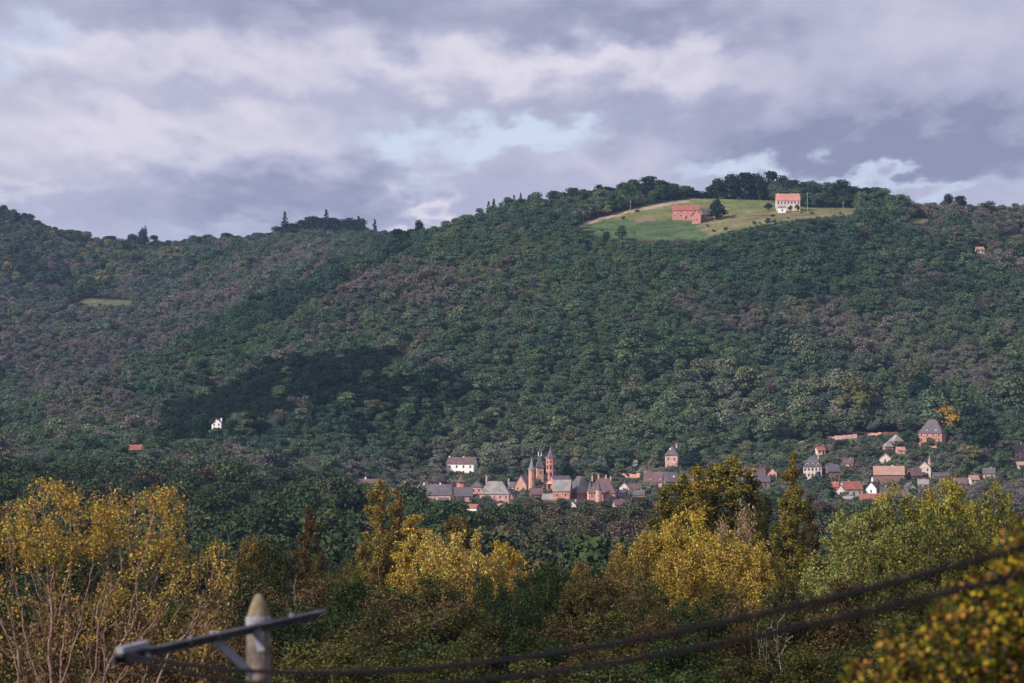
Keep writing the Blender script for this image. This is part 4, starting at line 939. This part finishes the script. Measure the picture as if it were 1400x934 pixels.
far_tree('ridge_tree', 'low bush tree next to the round one on the skyline', 1312, 0, 267, 0, D_, 26, Y=2642)
far_tree('oak_tree', 'round dark oak standing beside the hilltop barn', 981, 299, 271, 9, D_, 27, lo=2200)
far_tree('shrub', 'dark skirt of bushes under the oak beside the barn', 983, 301, 283, 9, D_, 33, lo=2200, cat='shrub')
for k in range(34):
    px = 792 + 12.4 * k + random.uniform(-4, 4)
    far_tree('hedge_bush', 'dark undergrowth bush beneath the ridge trees round the hilltop field', px, 0, float(np.interp(px, [790, 870, 940, 1080, 1215], [290, 268, 262, 262, 272])) + random.uniform(-3, 3), 9, D_, random.uniform(18, 26), 'undergrowth round the hilltop field', Y=2632 + random.uniform(-4, 14), cat='bush')
far_tree('shrub', 'dark shrub beside the hilltop farmhouse wall', 1050, 288, 277, 9, D_, 16, lo=2200, cat='shrub')
far_tree('shrub', 'light green garden bush right of the hilltop farmhouse', 1090, 290, 279, 9, TINT['olive'], 10, lo=2200, cat='shrub')
far_tree('shrub', 'small garden bush in front of the farmhouse', 1081, 290, 280, 9, TINT['brown'], 6, lo=2200, cat='shrub')
far_tree('shrub', 'large round bush at the lower left edge of meadow', 848, 330, 309, 9, G_, 22, lo=2200, cat='shrub')
far_tree('shrub', 'dark bush at the lower edge of meadow near its big neighbour', 830, 332, 316, 9, D_, 20, lo=2200, cat='shrub')
far_tree('golden_tree', 'golden orange tree behind the red manor on the slope', 1296, 596, 554, 8, (.36, .235, .05), 56)
far_tree('columnar_tree', 'slim yellow green poplar on the wooded slope above the church', 870, 556, 518, 7, (.17, .16, .06), 15)
far_tree('columnar_tree', 'short slim yellow poplar on the slope towards the manor', 1044, 510, 487, 7, (.16, .15, .055), 10)
far_tree('columnar_tree', 'slim pale poplar standing by the lone red roofed cottage', 83, 622, 594, 7, (.09, .11, .06), 10)
for px, base, top, w in ((1236, 545, 490, 16), (1246, 545, 484, 15), (1256, 545, 487, 15)):
    far_tree('columnar_tree', 'greyish bare poplar in the row on the right slope', px, base, top, 7, (.13, .115, .075), w, 'grey poplars on the right slope')
far_tree('oak_tree', 'broad yellow green oak above the terrace walls', 1172, 590, 513, 8, (.115, .115, .045), 70)
far_tree('oak_tree', 'huge dark oak right of the golden tree', 1343, 630, 560, 8, (.024, .044, .026), 68)
far_tree('oak_tree', 'dark round oak left of the red manor', 1258, 575, 508, 8, D_, 50)
far_tree('lime_tree', 'yellow green tree below the huge dark oak', 1327, 640, 608, 0, (.18, .17, .06), 32)
far_tree('cedar_tree', 'spreading dark cedar beside the pink tower house', 946, 655, 617, 8, (.022, .036, .030), 50)
far_tree('cedar_tree', 'dark conifer with flat tiers in front of cream villa', 1131, 690, 646, 6, (.028, .05, .034), 34)
far_tree('oak_tree', 'dark round clipped tree left of the tower house', 897, 640, 622, 0, (.04, .06, .035), 18)
far_tree('oak_tree', 'dark green tree above the white roofed manor', 678, 660, 637, 0, (.03, .052, .026), 30)
far_tree('oak_tree', 'dark tree right of the church spire', 775, 668, 630, 8, (.022, .04, .022), 30)
far_tree('oak_tree', 'broad dark green tree between church and terrace wall', 815, 655, 636, 0, (.035, .06, .028), 46)

for k in range(11):
    px, py = [(random.uniform(985, 1165), random.uniform(291, 297)), (random.uniform(955, 1060), random.uniform(300, 318)), (random.uniform(800, 950), random.uniform(312, 326)), (random.uniform(820, 900), random.uniform(290, 303))][k % 4]
    far_tree('scrub_bush', 'low scrub bush dotted over the hilltop field', px, py, py - random.uniform(2.5, 6), 9, random.choice((D_, TINT['brown'], TINT['olive'], TINT['mauve'])), random.uniform(5, 12), 'scrub bushes of the hilltop field', lo=2200, cat='bush')
# small utility poles on the hill
for px, base, top in ((798, 303, 288), (806, 300, 288), (818, 296, 280), (862, 288, 274), (1104, 290, 263), (1153, 286, 276)):
    p = ground_at(px, base, 2200); h = (base - top) * p.y * K; e = empty('utility_pole', p); tag(e, 'thin grey utility pole on the hilltop meadow', 'pole', 'utility poles on the hilltop')
    MB().lathe([(.22, -.5), (.16, h)], 6).obj('shaft', M['metal'], e); MB().box(-1.1, 1.1, -.1, .1, h - .9, h - .65).obj('crossarm', M['metal'], e)

# ------------------------------------------------------------------ foreground trees
def colonize(root, A, step, kill, infl, lean=(0, 0, .15), maxit=260, seed=0):
    rg = np.random.default_rng(seed); nodes = [np.array(root, float)]; par = [-1]
    A = np.array(A, float); d = np.linalg.norm(A - nodes[0], axis=1); near = np.zeros(len(A), int); lean = np.array(lean)
    for it in range(maxit):
        if len(A) == 0: break
        act = d < infl
        if not act.any():
            i = int(np.argmin(d)); groups = {int(near[i]): [A[i] - nodes[near[i]]]}
        else:
            groups = {}
            for i in np.nonzero(act)[0]:
                v = A[i] - nodes[near[i]]; groups.setdefault(int(near[i]), []).append(v / max(np.linalg.norm(v), 1e-6))
        new = []
        for k, vs in groups.items():
            v = np.mean(vs, 0); v = v / max(np.linalg.norm(v), 1e-6) + lean + rg.normal(0, .13, 3); v /= np.linalg.norm(v)
            q = nodes[k] + v * step
            new.append(len(nodes)); nodes.append(q); par.append(k)
        Q = np.array([nodes[j] for j in new]); D = np.linalg.norm(A[:, None] - Q[None], axis=2); j = D.argmin(1); dm = D[np.arange(len(A)), j]
        b = dm < d; near[b] = np.array(new)[j[b]]; d[b] = dm[b]
        keep = d > kill; A, d, near = A[keep], d[keep], near[keep]
        if len(nodes) > 9000: break
    return np.array(nodes), np.array(par)

def skeleton_mesh(nodes, par, tip, power, mat, name='trunk', nside=4, rmax=None):
    n = len(nodes); acc = np.zeros(n); nch = np.zeros(n, int)
    for i in range(n - 1, 0, -1):
        if nch[i] == 0: acc[i] = tip ** power
        acc[par[i]] += acc[i]; nch[par[i]] += 1
    r = np.maximum(acc, tip ** power) ** (1 / power)
    if rmax: r = np.minimum(r, rmax)
    dirs = np.zeros((n, 3)); dirs[1:] = nodes[1:] - nodes[par[1:]]; dirs[0] = (0, 0, 1); dirs /= np.maximum(np.linalg.norm(dirs, axis=1, keepdims=True), 1e-6)
    ref = np.where(np.abs(dirs[:, 2:3]) < .9, np.array([[0, 0, 1.]]), np.array([[1., 0, 0]])); U = np.cross(dirs, ref); U /= np.linalg.norm(U, axis=1, keepdims=True); W = np.cross(dirs, U)
    ang = np.arange(nside) * 2 * math.pi / nside
    ring = nodes[:, None] + r[:, None, None] * (np.cos(ang)[None, :, None] * U[:, None] + np.sin(ang)[None, :, None] * W[:, None])
    rp = ring.copy()
    # start of every segment: ring at the parent but with the child's orientation
    st = nodes[par[1:]][:, None] + np.minimum(r[par[1:]], r[1:] * 1.35)[:, None, None] * (np.cos(ang)[None, :, None] * U[1:, None] + np.sin(ang)[None, :, None] * W[1:, None])
    V = np.concatenate([rp[1:].reshape(-1, 3), st.reshape(-1, 3)]); m = n - 1
    e = np.arange(m) * nside; F = []
    for k in range(nside):
        k2 = (k + 1) % nside
        F.append(np.stack([e + k + m * nside, e + k2 + m * nside, e + k2, e + k], 1))
    return mesh_np(name, V, np.concatenate(F), mat, None, True), r, nch

def ellip_points(n, c, rad, rg, shell=.35):
    d = rg.normal(size=(n, 3)); d /= np.linalg.norm(d, axis=1, keepdims=True); rr = rg.uniform(shell, 1, (n, 1)) ** .6
    return np.array(c) + d * rr * np.array(rad)

def near_tree(seed, H, blobs, n_att, step, tip, n_leaf, leaf, spread, mat='bark', leaf_zone=None, power=2.3, kill=1.6, infl=6.0, lean=(0, 0, .12), aspect=1.35, var=.36, hue=.17, roots=((0, 0, -.8),), rmax=None, clump=None):
    """tree grown towards points scattered through its crown blobs; leaves sit on the thin twigs"""
    rg = np.random.default_rng(seed)
    w = np.array([b[1][0] * b[1][1] * b[1][2] for b in blobs]); w = w ** .7; w /= w.sum()
    A = np.concatenate([ellip_points(max(8, int(n_att * wi)), c, r, rg) for (c, r), wi in zip(blobs, w)])
    nodes, par = colonize(roots[0], A, step, step * kill, step * infl, lean, 300, seed)
    tm, r, nch = skeleton_mesh(nodes, par, tip, power, M[mat], rmax=rmax)
    thin = np.nonzero((r < tip * 2.6) & (np.arange(len(r)) > 3))[0]
    if leaf_zone is not None: thin = thin[leaf_zone(nodes[thin], rg)]
    k = rg.choice(thin, n_leaf)
    off = rg.normal(size=(n_leaf, 3)) * spread
    C = nodes[k] + off
    Nn = rg.normal(size=(n_leaf, 3)) + np.array([0, 0, .45])
    V, F, c = leaf_quads(C, Nn, leaf, rg, aspect, var, hue)
    cm = mesh_np('crown', V, F, M['leaf_near'], ('leaf', c))
    return cm, tm

def round_blobs(seed, R0, h0, h1, n=10):
    rg = np.random.default_rng(seed); out = []
    for i in range(n):
        t = rg.uniform(0, 1); a = rg.uniform(0, 6.28); pr = math.sin(math.pi * (.2 + .7 * t)) ** .7; rr = R0 * pr * rg.uniform(.2, .68)
        s = R0 * rg.uniform(.28, .48); out.append(((rr * math.cos(a), rr * math.sin(a), h0 + (h1 - h0) * (.15 + .7 * t)), (s, s, s * .85)))
    return out
def column_blobs(seed, R0, h0, h1, n=9):
    rg = np.random.default_rng(seed); out = []
    for i in range(n):
        t = (i + .5) / n; a = rg.uniform(0, 6.28); w = R0 * (math.sin(math.pi * (.20 + .68 * t)) ** .75)
        out.append(((w * .14 * math.cos(a), w * .14 * math.sin(a), h0 + (h1 - h0) * (.04 + .93 * t)), (w * .88, w * .88, (h1 - h0) / n * 1.0)))
    return out

NEAR = {}
def proto(key, *a, **k):
    cm, tm = near_tree(*a, **k)
    co = np.empty(len(cm.vertices) * 3, np.float32); cm.vertices.foreach_get('co', co); co = co.reshape(-1, 3)
    NEAR[key] = ((cm, tm), float(np.percentile(co[:, 2], 99.7)), float(np.percentile(np.hypot(co[:, 0], co[:, 1]), 93)))
for i in range(2): proto('round%d' % i, 400 + i, 17, round_blobs(500 + i, 5.6, 3, 17, 18), 560, .55, .022, 15500, .145, .22)
for i in range(2): proto('open%d' % i, 410 + i, 17, round_blobs(510 + i, 5.6, 4, 17, 15), 460, .55, .024, 14000, .15, .24)
for i in range(2): proto('column%d' % i, 420 + i, 22, column_blobs(520 + i, 2.3, 1.5, 22, 13), 460, .5, .02, 19000, .145, .2, lean=(0, 0, .55))
for i in range(3): proto('bush%d' % i, 430 + i, 12, round_blobs(530 + i, 5.2, .6, 12, 17), 380, .5, .02, 22000, .15, .32)
for i in range(2): proto('bare%d' % i, 440 + i, 12, round_blobs(540 + i, 4.2, 1.5, 12, 12), 620, .42, .017, 5500, .17, .30, 'pale_bark', kill=1.3)
proto('dead0', 450, 7, round_blobs(550, 2.4, 2.6, 8.5, 9), 150, .36, .014, 60, .10, .2, 'dead_wood', power=2.0)

def near_plant(name, label, key, px, top, Y, wpx, tint, group=None, cat='tree', jit=.1, extra_h=1.0):
    (cm, tm), H, R0 = NEAR[key]; p = on_ground(px, Y); zt = ray_at(px, top, Y).z
    sz = max(.3, (zt - p.z) / H); sx = wpx * Y * K / 2 / R0
    e = empty(name, p, random.uniform(0, 6.28)); e.scale = (sx, sx, sz); tag(e, label, cat, group)
    c = link('crown', cm, e); tint_obj(c, tint, jit); link('trunk', tm, e)
    return e
YEL = (.40, .295, .075); GOLD = (.42, .285, .055); OLV = (.155, .135, .028); OLY = (.29, .25, .05); BRN = (.13, .085, .035); DKG = (.034, .052, .017); LGR = (.215, .215, .065); DOL = (.070, .066, .022)
np_ = near_plant
np_('poplar', 'tall slim yellowing poplar left of the big golden tree', 'column0', 517, 660, 335, 50, (.27, .20, .055))
np_('poplar', 'twin slim poplar touching the tall yellowing one', 'column1', 541, 672, 338, 44, (.24, .17, .05))
np_('poplar', 'low part bare slim poplar at the foot of the tall one', 'column0', 497, 745, 325, 44, (.24, .18, .06))
np_('poplar', 'dull brown columnar poplar with rounded tip standing alone', 'column1', 423, 698, 345, 48, (.10, .064, .026))
np_('poplar', 'brown tipped poplar behind the golden tree', 'column0', 620, 709, 360, 44, (.17, .12, .035))
np_('poplar', 'second brown tipped poplar behind the golden tree', 'column1', 634, 711, 362, 36, (.17, .11, .04))
np_('golden_tree', 'narrow golden tree between slim poplars and big golden tree', 'column1', 566, 707, 332, 70, GOLD)
np_('golden_tree', 'golden tree top beside the brown tipped poplars', 'round1', 592, 727, 331, 92, YEL)
np_('golden_tree', 'big broad golden yellow tree with dark leaning limbs', 'round0', 640, 728, 322, 140, YEL)
np_('golden_tree', 'low golden branch tree right of the big golden one', 'open1', 690, 742, 326, 80, (.36, .25, .035))
np_('poplar', 'tallest dense olive poplar above the golden mass', 'column0', 1003, 629, 352, 90, (.19, .16, .034))
np_('poplar', 'dense olive poplar left of the tallest one', 'column1', 978, 637, 354, 80, (.20, .165, .034))
np_('poplar', 'olive poplar with lower yellow tip in the left of its group', 'column1', 955, 641, 350, 70, (.25, .19, .035))
np_('poplar', 'shorter olive poplar at the left end of the group', 'column0', 932, 652, 352, 76, (.21, .17, .036))
np_('poplar', 'lowest olive poplar sloping down to the woods', 'column1', 908, 672, 350, 78, (.19, .16, .036))
np_('poplar', 'small olive poplar beside the pale bare crown', 'column0', 1024, 650, 353, 58, (.15, .135, .03))
np_('bare_tree', 'pale nearly leafless crown showing among the olive poplars', 'bare0', 1012, 690, 340, 52, (.32, .24, .13))
np_('bare_tree', 'second pale twiggy crown lower beside the golden mass', 'bare1', 985, 710, 338, 40, (.30, .22, .12))
np_('poplar', 'tall narrow olive brown poplar standing apart on the right', 'column1', 1085, 622, 342, 40, (.20, .15, .034))
np_('poplar', 'broader lower olive poplar wrapping the tall narrow one', 'column0', 1080, 674, 340, 58, (.20, .17, .036))
np_('poplar', 'thin dark green poplar between the two poplar groups', 'column0', 1046, 682, 346, 34, (.06, .062, .018))
np_('poplar', 'dark brown thin poplar right of the tall narrow one', 'column1', 1107, 682, 346, 36, (.085, .06, .024))
for lab, key, px, top, w, c in (('broad golden tree in the middle of the golden mass', 'round0', 955, 700, 150, (.39, .28, .052)), ('golden tree at the left end of the golden mass', 'round1', 885, 728, 110, (.32, .225, .05)), ('golden tree below the pale bare crown', 'round1', 1015, 742, 120, (.37, .265, .05)),
                                ('low orange gold tree in front of the golden mass', 'open0', 930, 760, 120, (.36, .25, .05)), ('orange gold tree near the dead white branches', 'open1', 1050, 762, 80, (.26, .175, .045)), ('brownish yellow tree at the lower left of the golden mass', 'round0', 862, 752, 80, (.18, .13, .04))):
    np_('golden_tree', lab, key, px, top, 318 + 4 * (hash(key) % 3 if False else len(lab) % 4), w, c)
for lab, key, px, top, w, c in (('open crowned yellow green tree right of the slim poplars', 'open0', 1152, 704, 90, LGR), ('yellow green tree with gaps behind the black cables', 'open1', 1195, 690, 100, LGR), ('tall yellow green tree in the light row on the right', 'open0', 1245, 668, 96, OLY),
                                ('yellow topped tree towards the right end of the row', 'open1', 1308, 657, 84, OLY), ('yellow green tree ending the row on the right', 'open0', 1345, 664, 70, (.21, .185, .04)), ('lower olive tree filling the row on the right', 'round1', 1280, 705, 100, (.13, .13, .035)), ('olive tree low behind the autumn shrub', 'round0', 1340, 720, 100, (.12, .115, .03)), ('small pale green tree under the yellow green row', 'open1', 1170, 748, 90, LGR), ('greenish tree under the tall yellow green one', 'round0', 1228, 740, 90, (.14, .14, .035))):
    np_('aspen_tree', lab, key, px, top, 300 + len(lab) % 9 * 3, w * 1.45, c)
# darker trees of the nearer belt
for lab, key, px, top, Y, w, c in (('dark green oak right of the big golden tree', 'round1', 745, 775, 270, 130, DKG), ('dark round oak low between golden trees', 'round0', 690, 800, 262, 90, DKG), ('dark oak behind the pole tip', 'round1', 375, 742, 300, 110, (.04, .044, .015)),
                                   ('orange brown tree by the bare branched tree', 'open0', 345, 738, 310, 80, (.20, .12, .03)), ('olive tree between the brown poplar and slim poplars', 'round0', 455, 765, 300, 80, (.10, .085, .024)), ('brown bramble coloured tree below the slim poplars', 'bare0', 540, 815, 268, 120, (.10, .068, .035)),
                                   ('brown twiggy tree under the golden tree', 'bare1', 610, 820, 266, 110, (.13, .085, .04)), ('olive brown tree in the middle belt', 'open1', 810, 795, 268, 110, (.10, .08, .026)), ('dark olive tree at the foot of the golden mass', 'round0', 870, 815, 260, 110, DOL),
                                   ('dark bushy tree below the golden mass', 'round1', 935, 820, 255, 100, DKG), ('brown tree near the dead branches', 'bare0', 1000, 815, 258, 90, (.12, .08, .032)), ('dark tree under the slim poplars on the right', 'round0', 1095, 800, 280, 90, DOL), ('rusty tree left of the dark oak', 'open0', 790, 770, 292, 70, (.17, .11, .035))):
    np_('valley_tree', lab, key, px, top, Y, w, c)
# wood edge just behind the poplars
for k in range(34):
    px = -30 + 1460 * (k + .5) / 34 + random.uniform(-14, 14); Yb = random.uniform(390, 530)
    top = np.interp(px, [0, 300, 700, 760, 860, 1400], [720, 752, 778, 772, 765, 775]) + random.uniform(-8, 10)
    cn, cc = random.choice((('dark green', DKG), ('mid green', (.04, .058, .024)), ('bluish green', (.042, .062, .034)), ('olive green', (.062, .066, .03))))
    zn = 'bare stemmed golden trees' if px < 320 else 'brown columnar poplar' if px < 480 else 'big golden tree' if px < 720 else 'dark oak' if px < 850 else 'olive poplars' if px < 1115 else 'yellow green row'
    np_('wood_edge_tree', cn + ' tree at the wood edge just behind the ' + zn, random.choice(('round0', 'round1', 'bush1')), px, float(top), Yb, random.uniform(70, 100), cc, 'wood edge trees behind the poplars', 'tree', .2)
# thicket that fills the bottom of the valley below the house
i = 0
for Y, top0, n, w in ((285, 800, 18, 130), (245, 838, 18, 145), (205, 872, 18, 160), (170, 905, 16, 185)):
    for k in range(n):
        px = -40 + 1480 * (k + .5) / n + random.uniform(-16, 16); top = top0 + random.uniform(-16, 16)
        cn, c = random.choice((('dark green', DKG), ('dark green', DKG), ('dark olive', DOL), ('dark olive', DOL), ('brown', (.085, .06, .024)), ('yellowish green', (.075, .075, .022)), ('deep green', (.05, .055, .018))))
        key = random.choice(('bush0', 'bush1', 'bush2', 'bush0', 'bush1', 'bush2', 'bare1'))
        zn = 'round the utility pole' if px < 400 else 'below the big golden tree' if px < 700 else 'below the dark oak' if px < 850 else 'below the golden mass' if px < 1130 else 'beside the autumn shrub'
        rn = {285: 'farthest', 245: 'second', 205: 'third', 170: 'nearest'}[int(round(Y))]
        lab = ('leafy ' if key[:4] == 'bush' else 'leafless ') + cn + ' thicket bush ' + zn + ', ' + {'farthest': 'against the poplars', 'second': 'in the upper thicket', 'third': 'in the lower thicket', 'nearest': 'at the thicket foot'}[rn]
        np_('thicket_bush', lab, key, px, top, Y + random.uniform(-8, 8), w * random.uniform(.85, 1.2), c, 'leafy thicket bushes' if key[:4] == 'bush' else 'leafless thicket bushes', 'bush', .25)
for px, top, Y, w, lab in ((402, 786, 258, 34, 'bleached dead branching stem right of the pole tip'), (1062, 835, 196, 62, 'bleached dead tree poking through dark thicket'), (1035, 850, 198, 40, 'small dead snag beside the bleached dead tree'), (765, 748, 420, 22, 'white bare stem behind the dark oak')):
    np_('dead_tree', lab, 'dead0', px, top, Y, w, (.3, .25, .15))

def px_blob(px, py, rx, ry, Y, ty):
    p = ray_at(px, py, Y); return (tuple(p), (rx * K * Y, ty, ry * K * Y))

def left_trees():
    Y = 112
    def build(label, rootpx, blobs, seed, n_att, n_leaf, tint, zlim):
        g = on_ground(rootpx, Y); B = [((b[0][0] - g.x, b[0][1] - g.y, b[0][2] - g.z), b[1]) for b in [px_blob(*a, Y, ty) for (*a, ty) in blobs]]
        def lz(P, rg):
            px, py = proj(P[:, 0] + g.x, P[:, 1] + g.y, P[:, 2] + g.z)
            return rg.uniform(size=len(P)) < np.interp(py, zlim, [1.0, .55, .12, .03]) * np.clip((fbm(px / 26, py / 26, 17, 2) - .30) * 6, .28, 1)
        cm, tm = near_tree(seed, 15, B, n_att, .15, .0062, n_leaf, .062, .13, 'pale_bark', lz, 2.25, 1.5, 9, (0, 0, .22), var=.28)
        e = empty('aspen_tree', g); tag(e, label, 'tree'); c = link('crown', cm, e); tint_obj(c, tint); link('trunk', tm, e)
    build('golden leaved tree with many bare pale stems at its foot', 78, [(62, 720, 58, 72, 1.2), (20, 760, 60, 80, 1.2), (110, 800, 60, 80, 1.2), (60, 860, 90, 60, 1.3), (-50, 790, 60, 100, 1.2), (70, 960, 110, 50, 1.3), (60, 1050, 60, 40, 1.0)], 601, 4200, 9500, (.42, .285, .065), (700, 770, 840, 920))
    build('golden topped tree with long pale limbs leaning right', 120, [(190, 720, 62, 60, 1.2), (150, 720, 35, 60, 1.0), (215, 790, 60, 60, 1.2), (240, 700, 18, 40, .6), (290, 790, 40, 45, 1.0), (300, 770, 20, 40, .6), (255, 850, 60, 50, 1.1), (160, 850, 60, 60, 1.2), (160, 950, 90, 45, 1.2), (140, 1040, 50, 40, 1.0)], 602, 4200, 8500, (.42, .29, .065), (710, 780, 845, 920))
left_trees()
for px, top, w, lab in ((60, 812, 150, 'brown leafless thicket behind the stems of the first golden tree'), (170, 800, 150, 'brown leafless thicket behind the long leaning limbs'), (270, 822, 130, 'brown leafless thicket beside the tip of the utility pole')):
    np_('thicket_bush', lab, 'bare0', px, top, 150, w, (.17, .11, .05), None, 'bush')

def autumn_shrub():
    Y = 24.0; g = on_ground(1440, Y)
    blobs = [(1400, 800, 60, 60, .9), (1340, 850, 60, 60, .8), (1270, 890, 60, 45, .7), (1200, 930, 60, 35, .6), (1430, 900, 90, 90, 1.0), (1330, 940, 110, 70, .8), (1390, 760, 25, 35, .4), (1396, 738, 20, 22, .3), (1440, 730, 40, 40, .4), (1360, 800, 30, 30, .4), (1230, 990, 110, 60, .7), (1470, 780, 70, 80, .9), (1440, 1050, 160, 100, 1.0)]
    B = [((b[0][0] - g.x, b[0][1] - g.y, b[0][2] - g.z), b[1]) for b in [px_blob(*a, Y, ty) for (*a, ty) in blobs]]
    cm, tm = near_tree(611, 3, B, 1500, .093, .003, 17000, .039, .058, 'bark', None, 2.3, 1.5, 8, (0, 0, .1), var=.45)
    # yellow, rust and still green leaves; darkest ones paint in the shaded gaps
    n = len(cm.polygons); rg = np.random.default_rng(9); pal = np.array([(.50, .34, .035), (.38, .27, .025), (.40, .19, .05), (.13, .15, .022), (.055, .07, .014), (.16, .08, .03), (.03, .022, .012)]); w = np.array([.085, .085, .085, .17, .26, .10, .215]); w /= w.sum()
    c = pal[rg.choice(len(pal), n, p=w)] * rg.normal(1, .2, (n, 1)).clip(.5, 1.5)
    a = np.ones((n * 4, 4), np.float32); a[:, :3] = np.repeat(c, 4, 0); cm.attributes['leaf'].data.foreach_set('color', a.ravel())
    e = empty('autumn_shrub', g); tag(e, 'blurred shrub with yellow, rust and green leaves below the cables', 'shrub'); o = link('crown', cm, e); o['tint'] = [1.0, 1.0, 1.0, 1.0]; link('branches', tm, e)
autumn_shrub()

# ------------------------------------------------------------------ utility pole and cables
def pole_and_cables():
    Y = 30.0; top = ray_at(354, 812, Y); g = on_ground(354, Y); u = Y * K
    e = empty('utility_pole', g); tag(e, 'wooden utility pole with pointed tip, steel crossarm and brace', 'pole')
    r = 16.5 * u; z = lambda py: ray_at(354, py, Y).z - g.z; zt = z(812)
    MB().lathe([(r * 1.35, -1.0), (r * 1.02, z(900)), (r, z(846))], 18).obj('shaft', M['pole_wood'], e)
    MB().lathe([(r * .99, z(846) + .001), (r * .62, z(826)), (r * .30, z(814)), (r * .05, zt)], 18).obj('tip', M['pole_wood2'], e)
    MB().lathe([(r * 1.05, z(856)), (r * 1.07, z(853)), (r * 1.07, z(846)), (r * 1.02, z(843))], 18).obj('clamp_band', M['metal'], e)
    # crossarm: angle iron through the clamp, left end nearer the camera
    def W(px, py, yy): return ray_at(px, py, yy) - g
    A, Bp = W(158, 894, 27.7), W(438, 833, 30.9); mid = W(354, 853, 30.6)
    A.y -= r; Bp.y -= r
    def beam(name, a, b, hgt_, dep, mat, lip=True):
        d = (b - a); L = d.length; ux = d.normalized(); uy = ux.cross(Vector((0, 0, 1))).normalized(); uz = uy.cross(ux).normalized()*-1
        uz = ux.cross(uy); uz = uz if uz.z > 0 else -uz
        mb = MB()
        def bx(y0, y1, z0, z1):
            vs = [a + ux * x + uy * yy + uz * zz for x, yy, zz in ((0,y0,z0),(L,y0,z0),(L,y1,z0),(0,y1,z0),(0,y0,z1),(L,y0,z1),(L,y1,z1),(0,y1,z1))]
            mb.add(vs, [(0,3,2,1),(4,5,6,7),(0,1,5,4),(1,2,6,5),(2,3,7,6),(3,0,4,7)])
        if lip: bx(-.012, .0, -hgt_, 0); bx(.002, dep, -.012, 0)
        else: bx(-dep/2, dep/2, -hgt_/2, hgt_/2)
        return mb.obj(name, M[mat], e)
    beam('crossarm', A, Bp, .085, .08, 'dark_metal')
    P1 = W(288, 868, 29.3); P2 = W(347, 922, 29.9)
    P1.y -= r * .5; P2.y -= r
    beam('brace', P1, P2, .085, .02, 'metal', False)
    beam('bracket', W(352, 858, 29.8) - Vector((0, r, 0)), W(358, 889, 29.8) - Vector((0, r, 0)), .075, .03, 'metal', False)
    beam('end_plate', W(165, 888, 27.7) - Vector((0, r, 0)), W(202, 879, 28.1) - Vector((0, r, 0)), .05, .07, 'metal', False)
    q = W(180, 900, 27.8); MB().lathe([(.03, q.z - .06), (.055, q.z - .03), (.04, q.z), (.055, q.z + .03), (.03, q.z + .07)], 12, (q.x, q.y - r)).obj('insulator', M['dark_metal'], e)
    q = W(202, 898, 28.1); MB().lathe([(.02, q.z - .05), (.045, q.z), (.02, q.z + .05)], 10, (q.x, q.y - r)).obj('insulator', M['metal'], e)
    for px, py in ((300, 866), (262, 874), (400, 842)):
        q = W(px, py, 27.6 + (px - 158) / 280 * 3.2); MB().lathe([(.02, q.z - .03), (.02, q.z + .03)], 6, (q.x, q.y - r - .02)).obj('bolt', M['metal'], e)
    # cables: straight in plan from the crossarm's near end towards the house, sagging
    def cable(label, ctrl, X0, X1, rad):
        ts = np.linspace(0, 1.35, 60); ct = [c[0] for c in ctrl]; co = np.polyfit(ct, [c[1] for c in ctrl], 3)
        pts = [(X0[0] + (X1[0] - X0[0]) * t, X0[1] + (X1[1] - X0[1]) * t, float(np.polyval(co, t))) for t in ts]
        o = MB().tube(pts, rad, 8).obj('power_cable', M['rubber']); tag(o, label, 'cable')
    def tz(X0, X1, lst):
        out = []
        for px, py in lst:
            s = (px - 700) * K; t = (s * X0[1] - X0[0]) / ((X1[0] - X0[0]) - s * (X1[1] - X0[1])); yy = X0[1] + (X1[1] - X0[1]) * t; out.append((t, ray_at(px, py, yy).z))
        return out
    X0 = (-3.19, 27.6 - r); X1 = (1.86, 12.0)
    cable('thick black cable sagging from the crossarm end, upper of the two', tz(X0, X1, [(180, 895), (265, 912), (340, 918), (440, 919), (540, 915), (640, 908), (760, 893), (900, 868), (1100, 832), (1250, 792), (1400, 744)]), X0, X1, .0155)
    X0 = (-3.19, 27.5 - r); X1 = (1.86, 11.8)
    cable('thick black cable running just below the upper one', tz(X0, X1, [(178, 901), (265, 921), (340, 933), (440, 940), (540, 938), (640, 930), (760, 917), (900, 894), (1100, 860), (1250, 824), (1400, 781)]), X0, X1, .0145)
pole_and_cables()

# ------------------------------------------------------------------ haze
def haze():
    mb = MB().box(-6000, 6000, -700, 29000, -140, 420)
    m = bpy.data.materials.new('haze'); m.use_nodes = True; t = NT(m.node_tree)
    v = t.n('ShaderNodeVolumePrincipled'); v.inputs['Color'].default_value = (.42, .62, 1.0, 1); v.inputs['Density'].default_value = 0.000027; v.inputs['Anisotropy'].default_value = .0
    o = t.n('ShaderNodeOutputMaterial'); t.link(v.outputs[0], o.inputs['Volume'])
    tag(mb.obj('haze', m), 'thin blue violet haze filling the valley air', 'haze', kind='stuff')
haze()
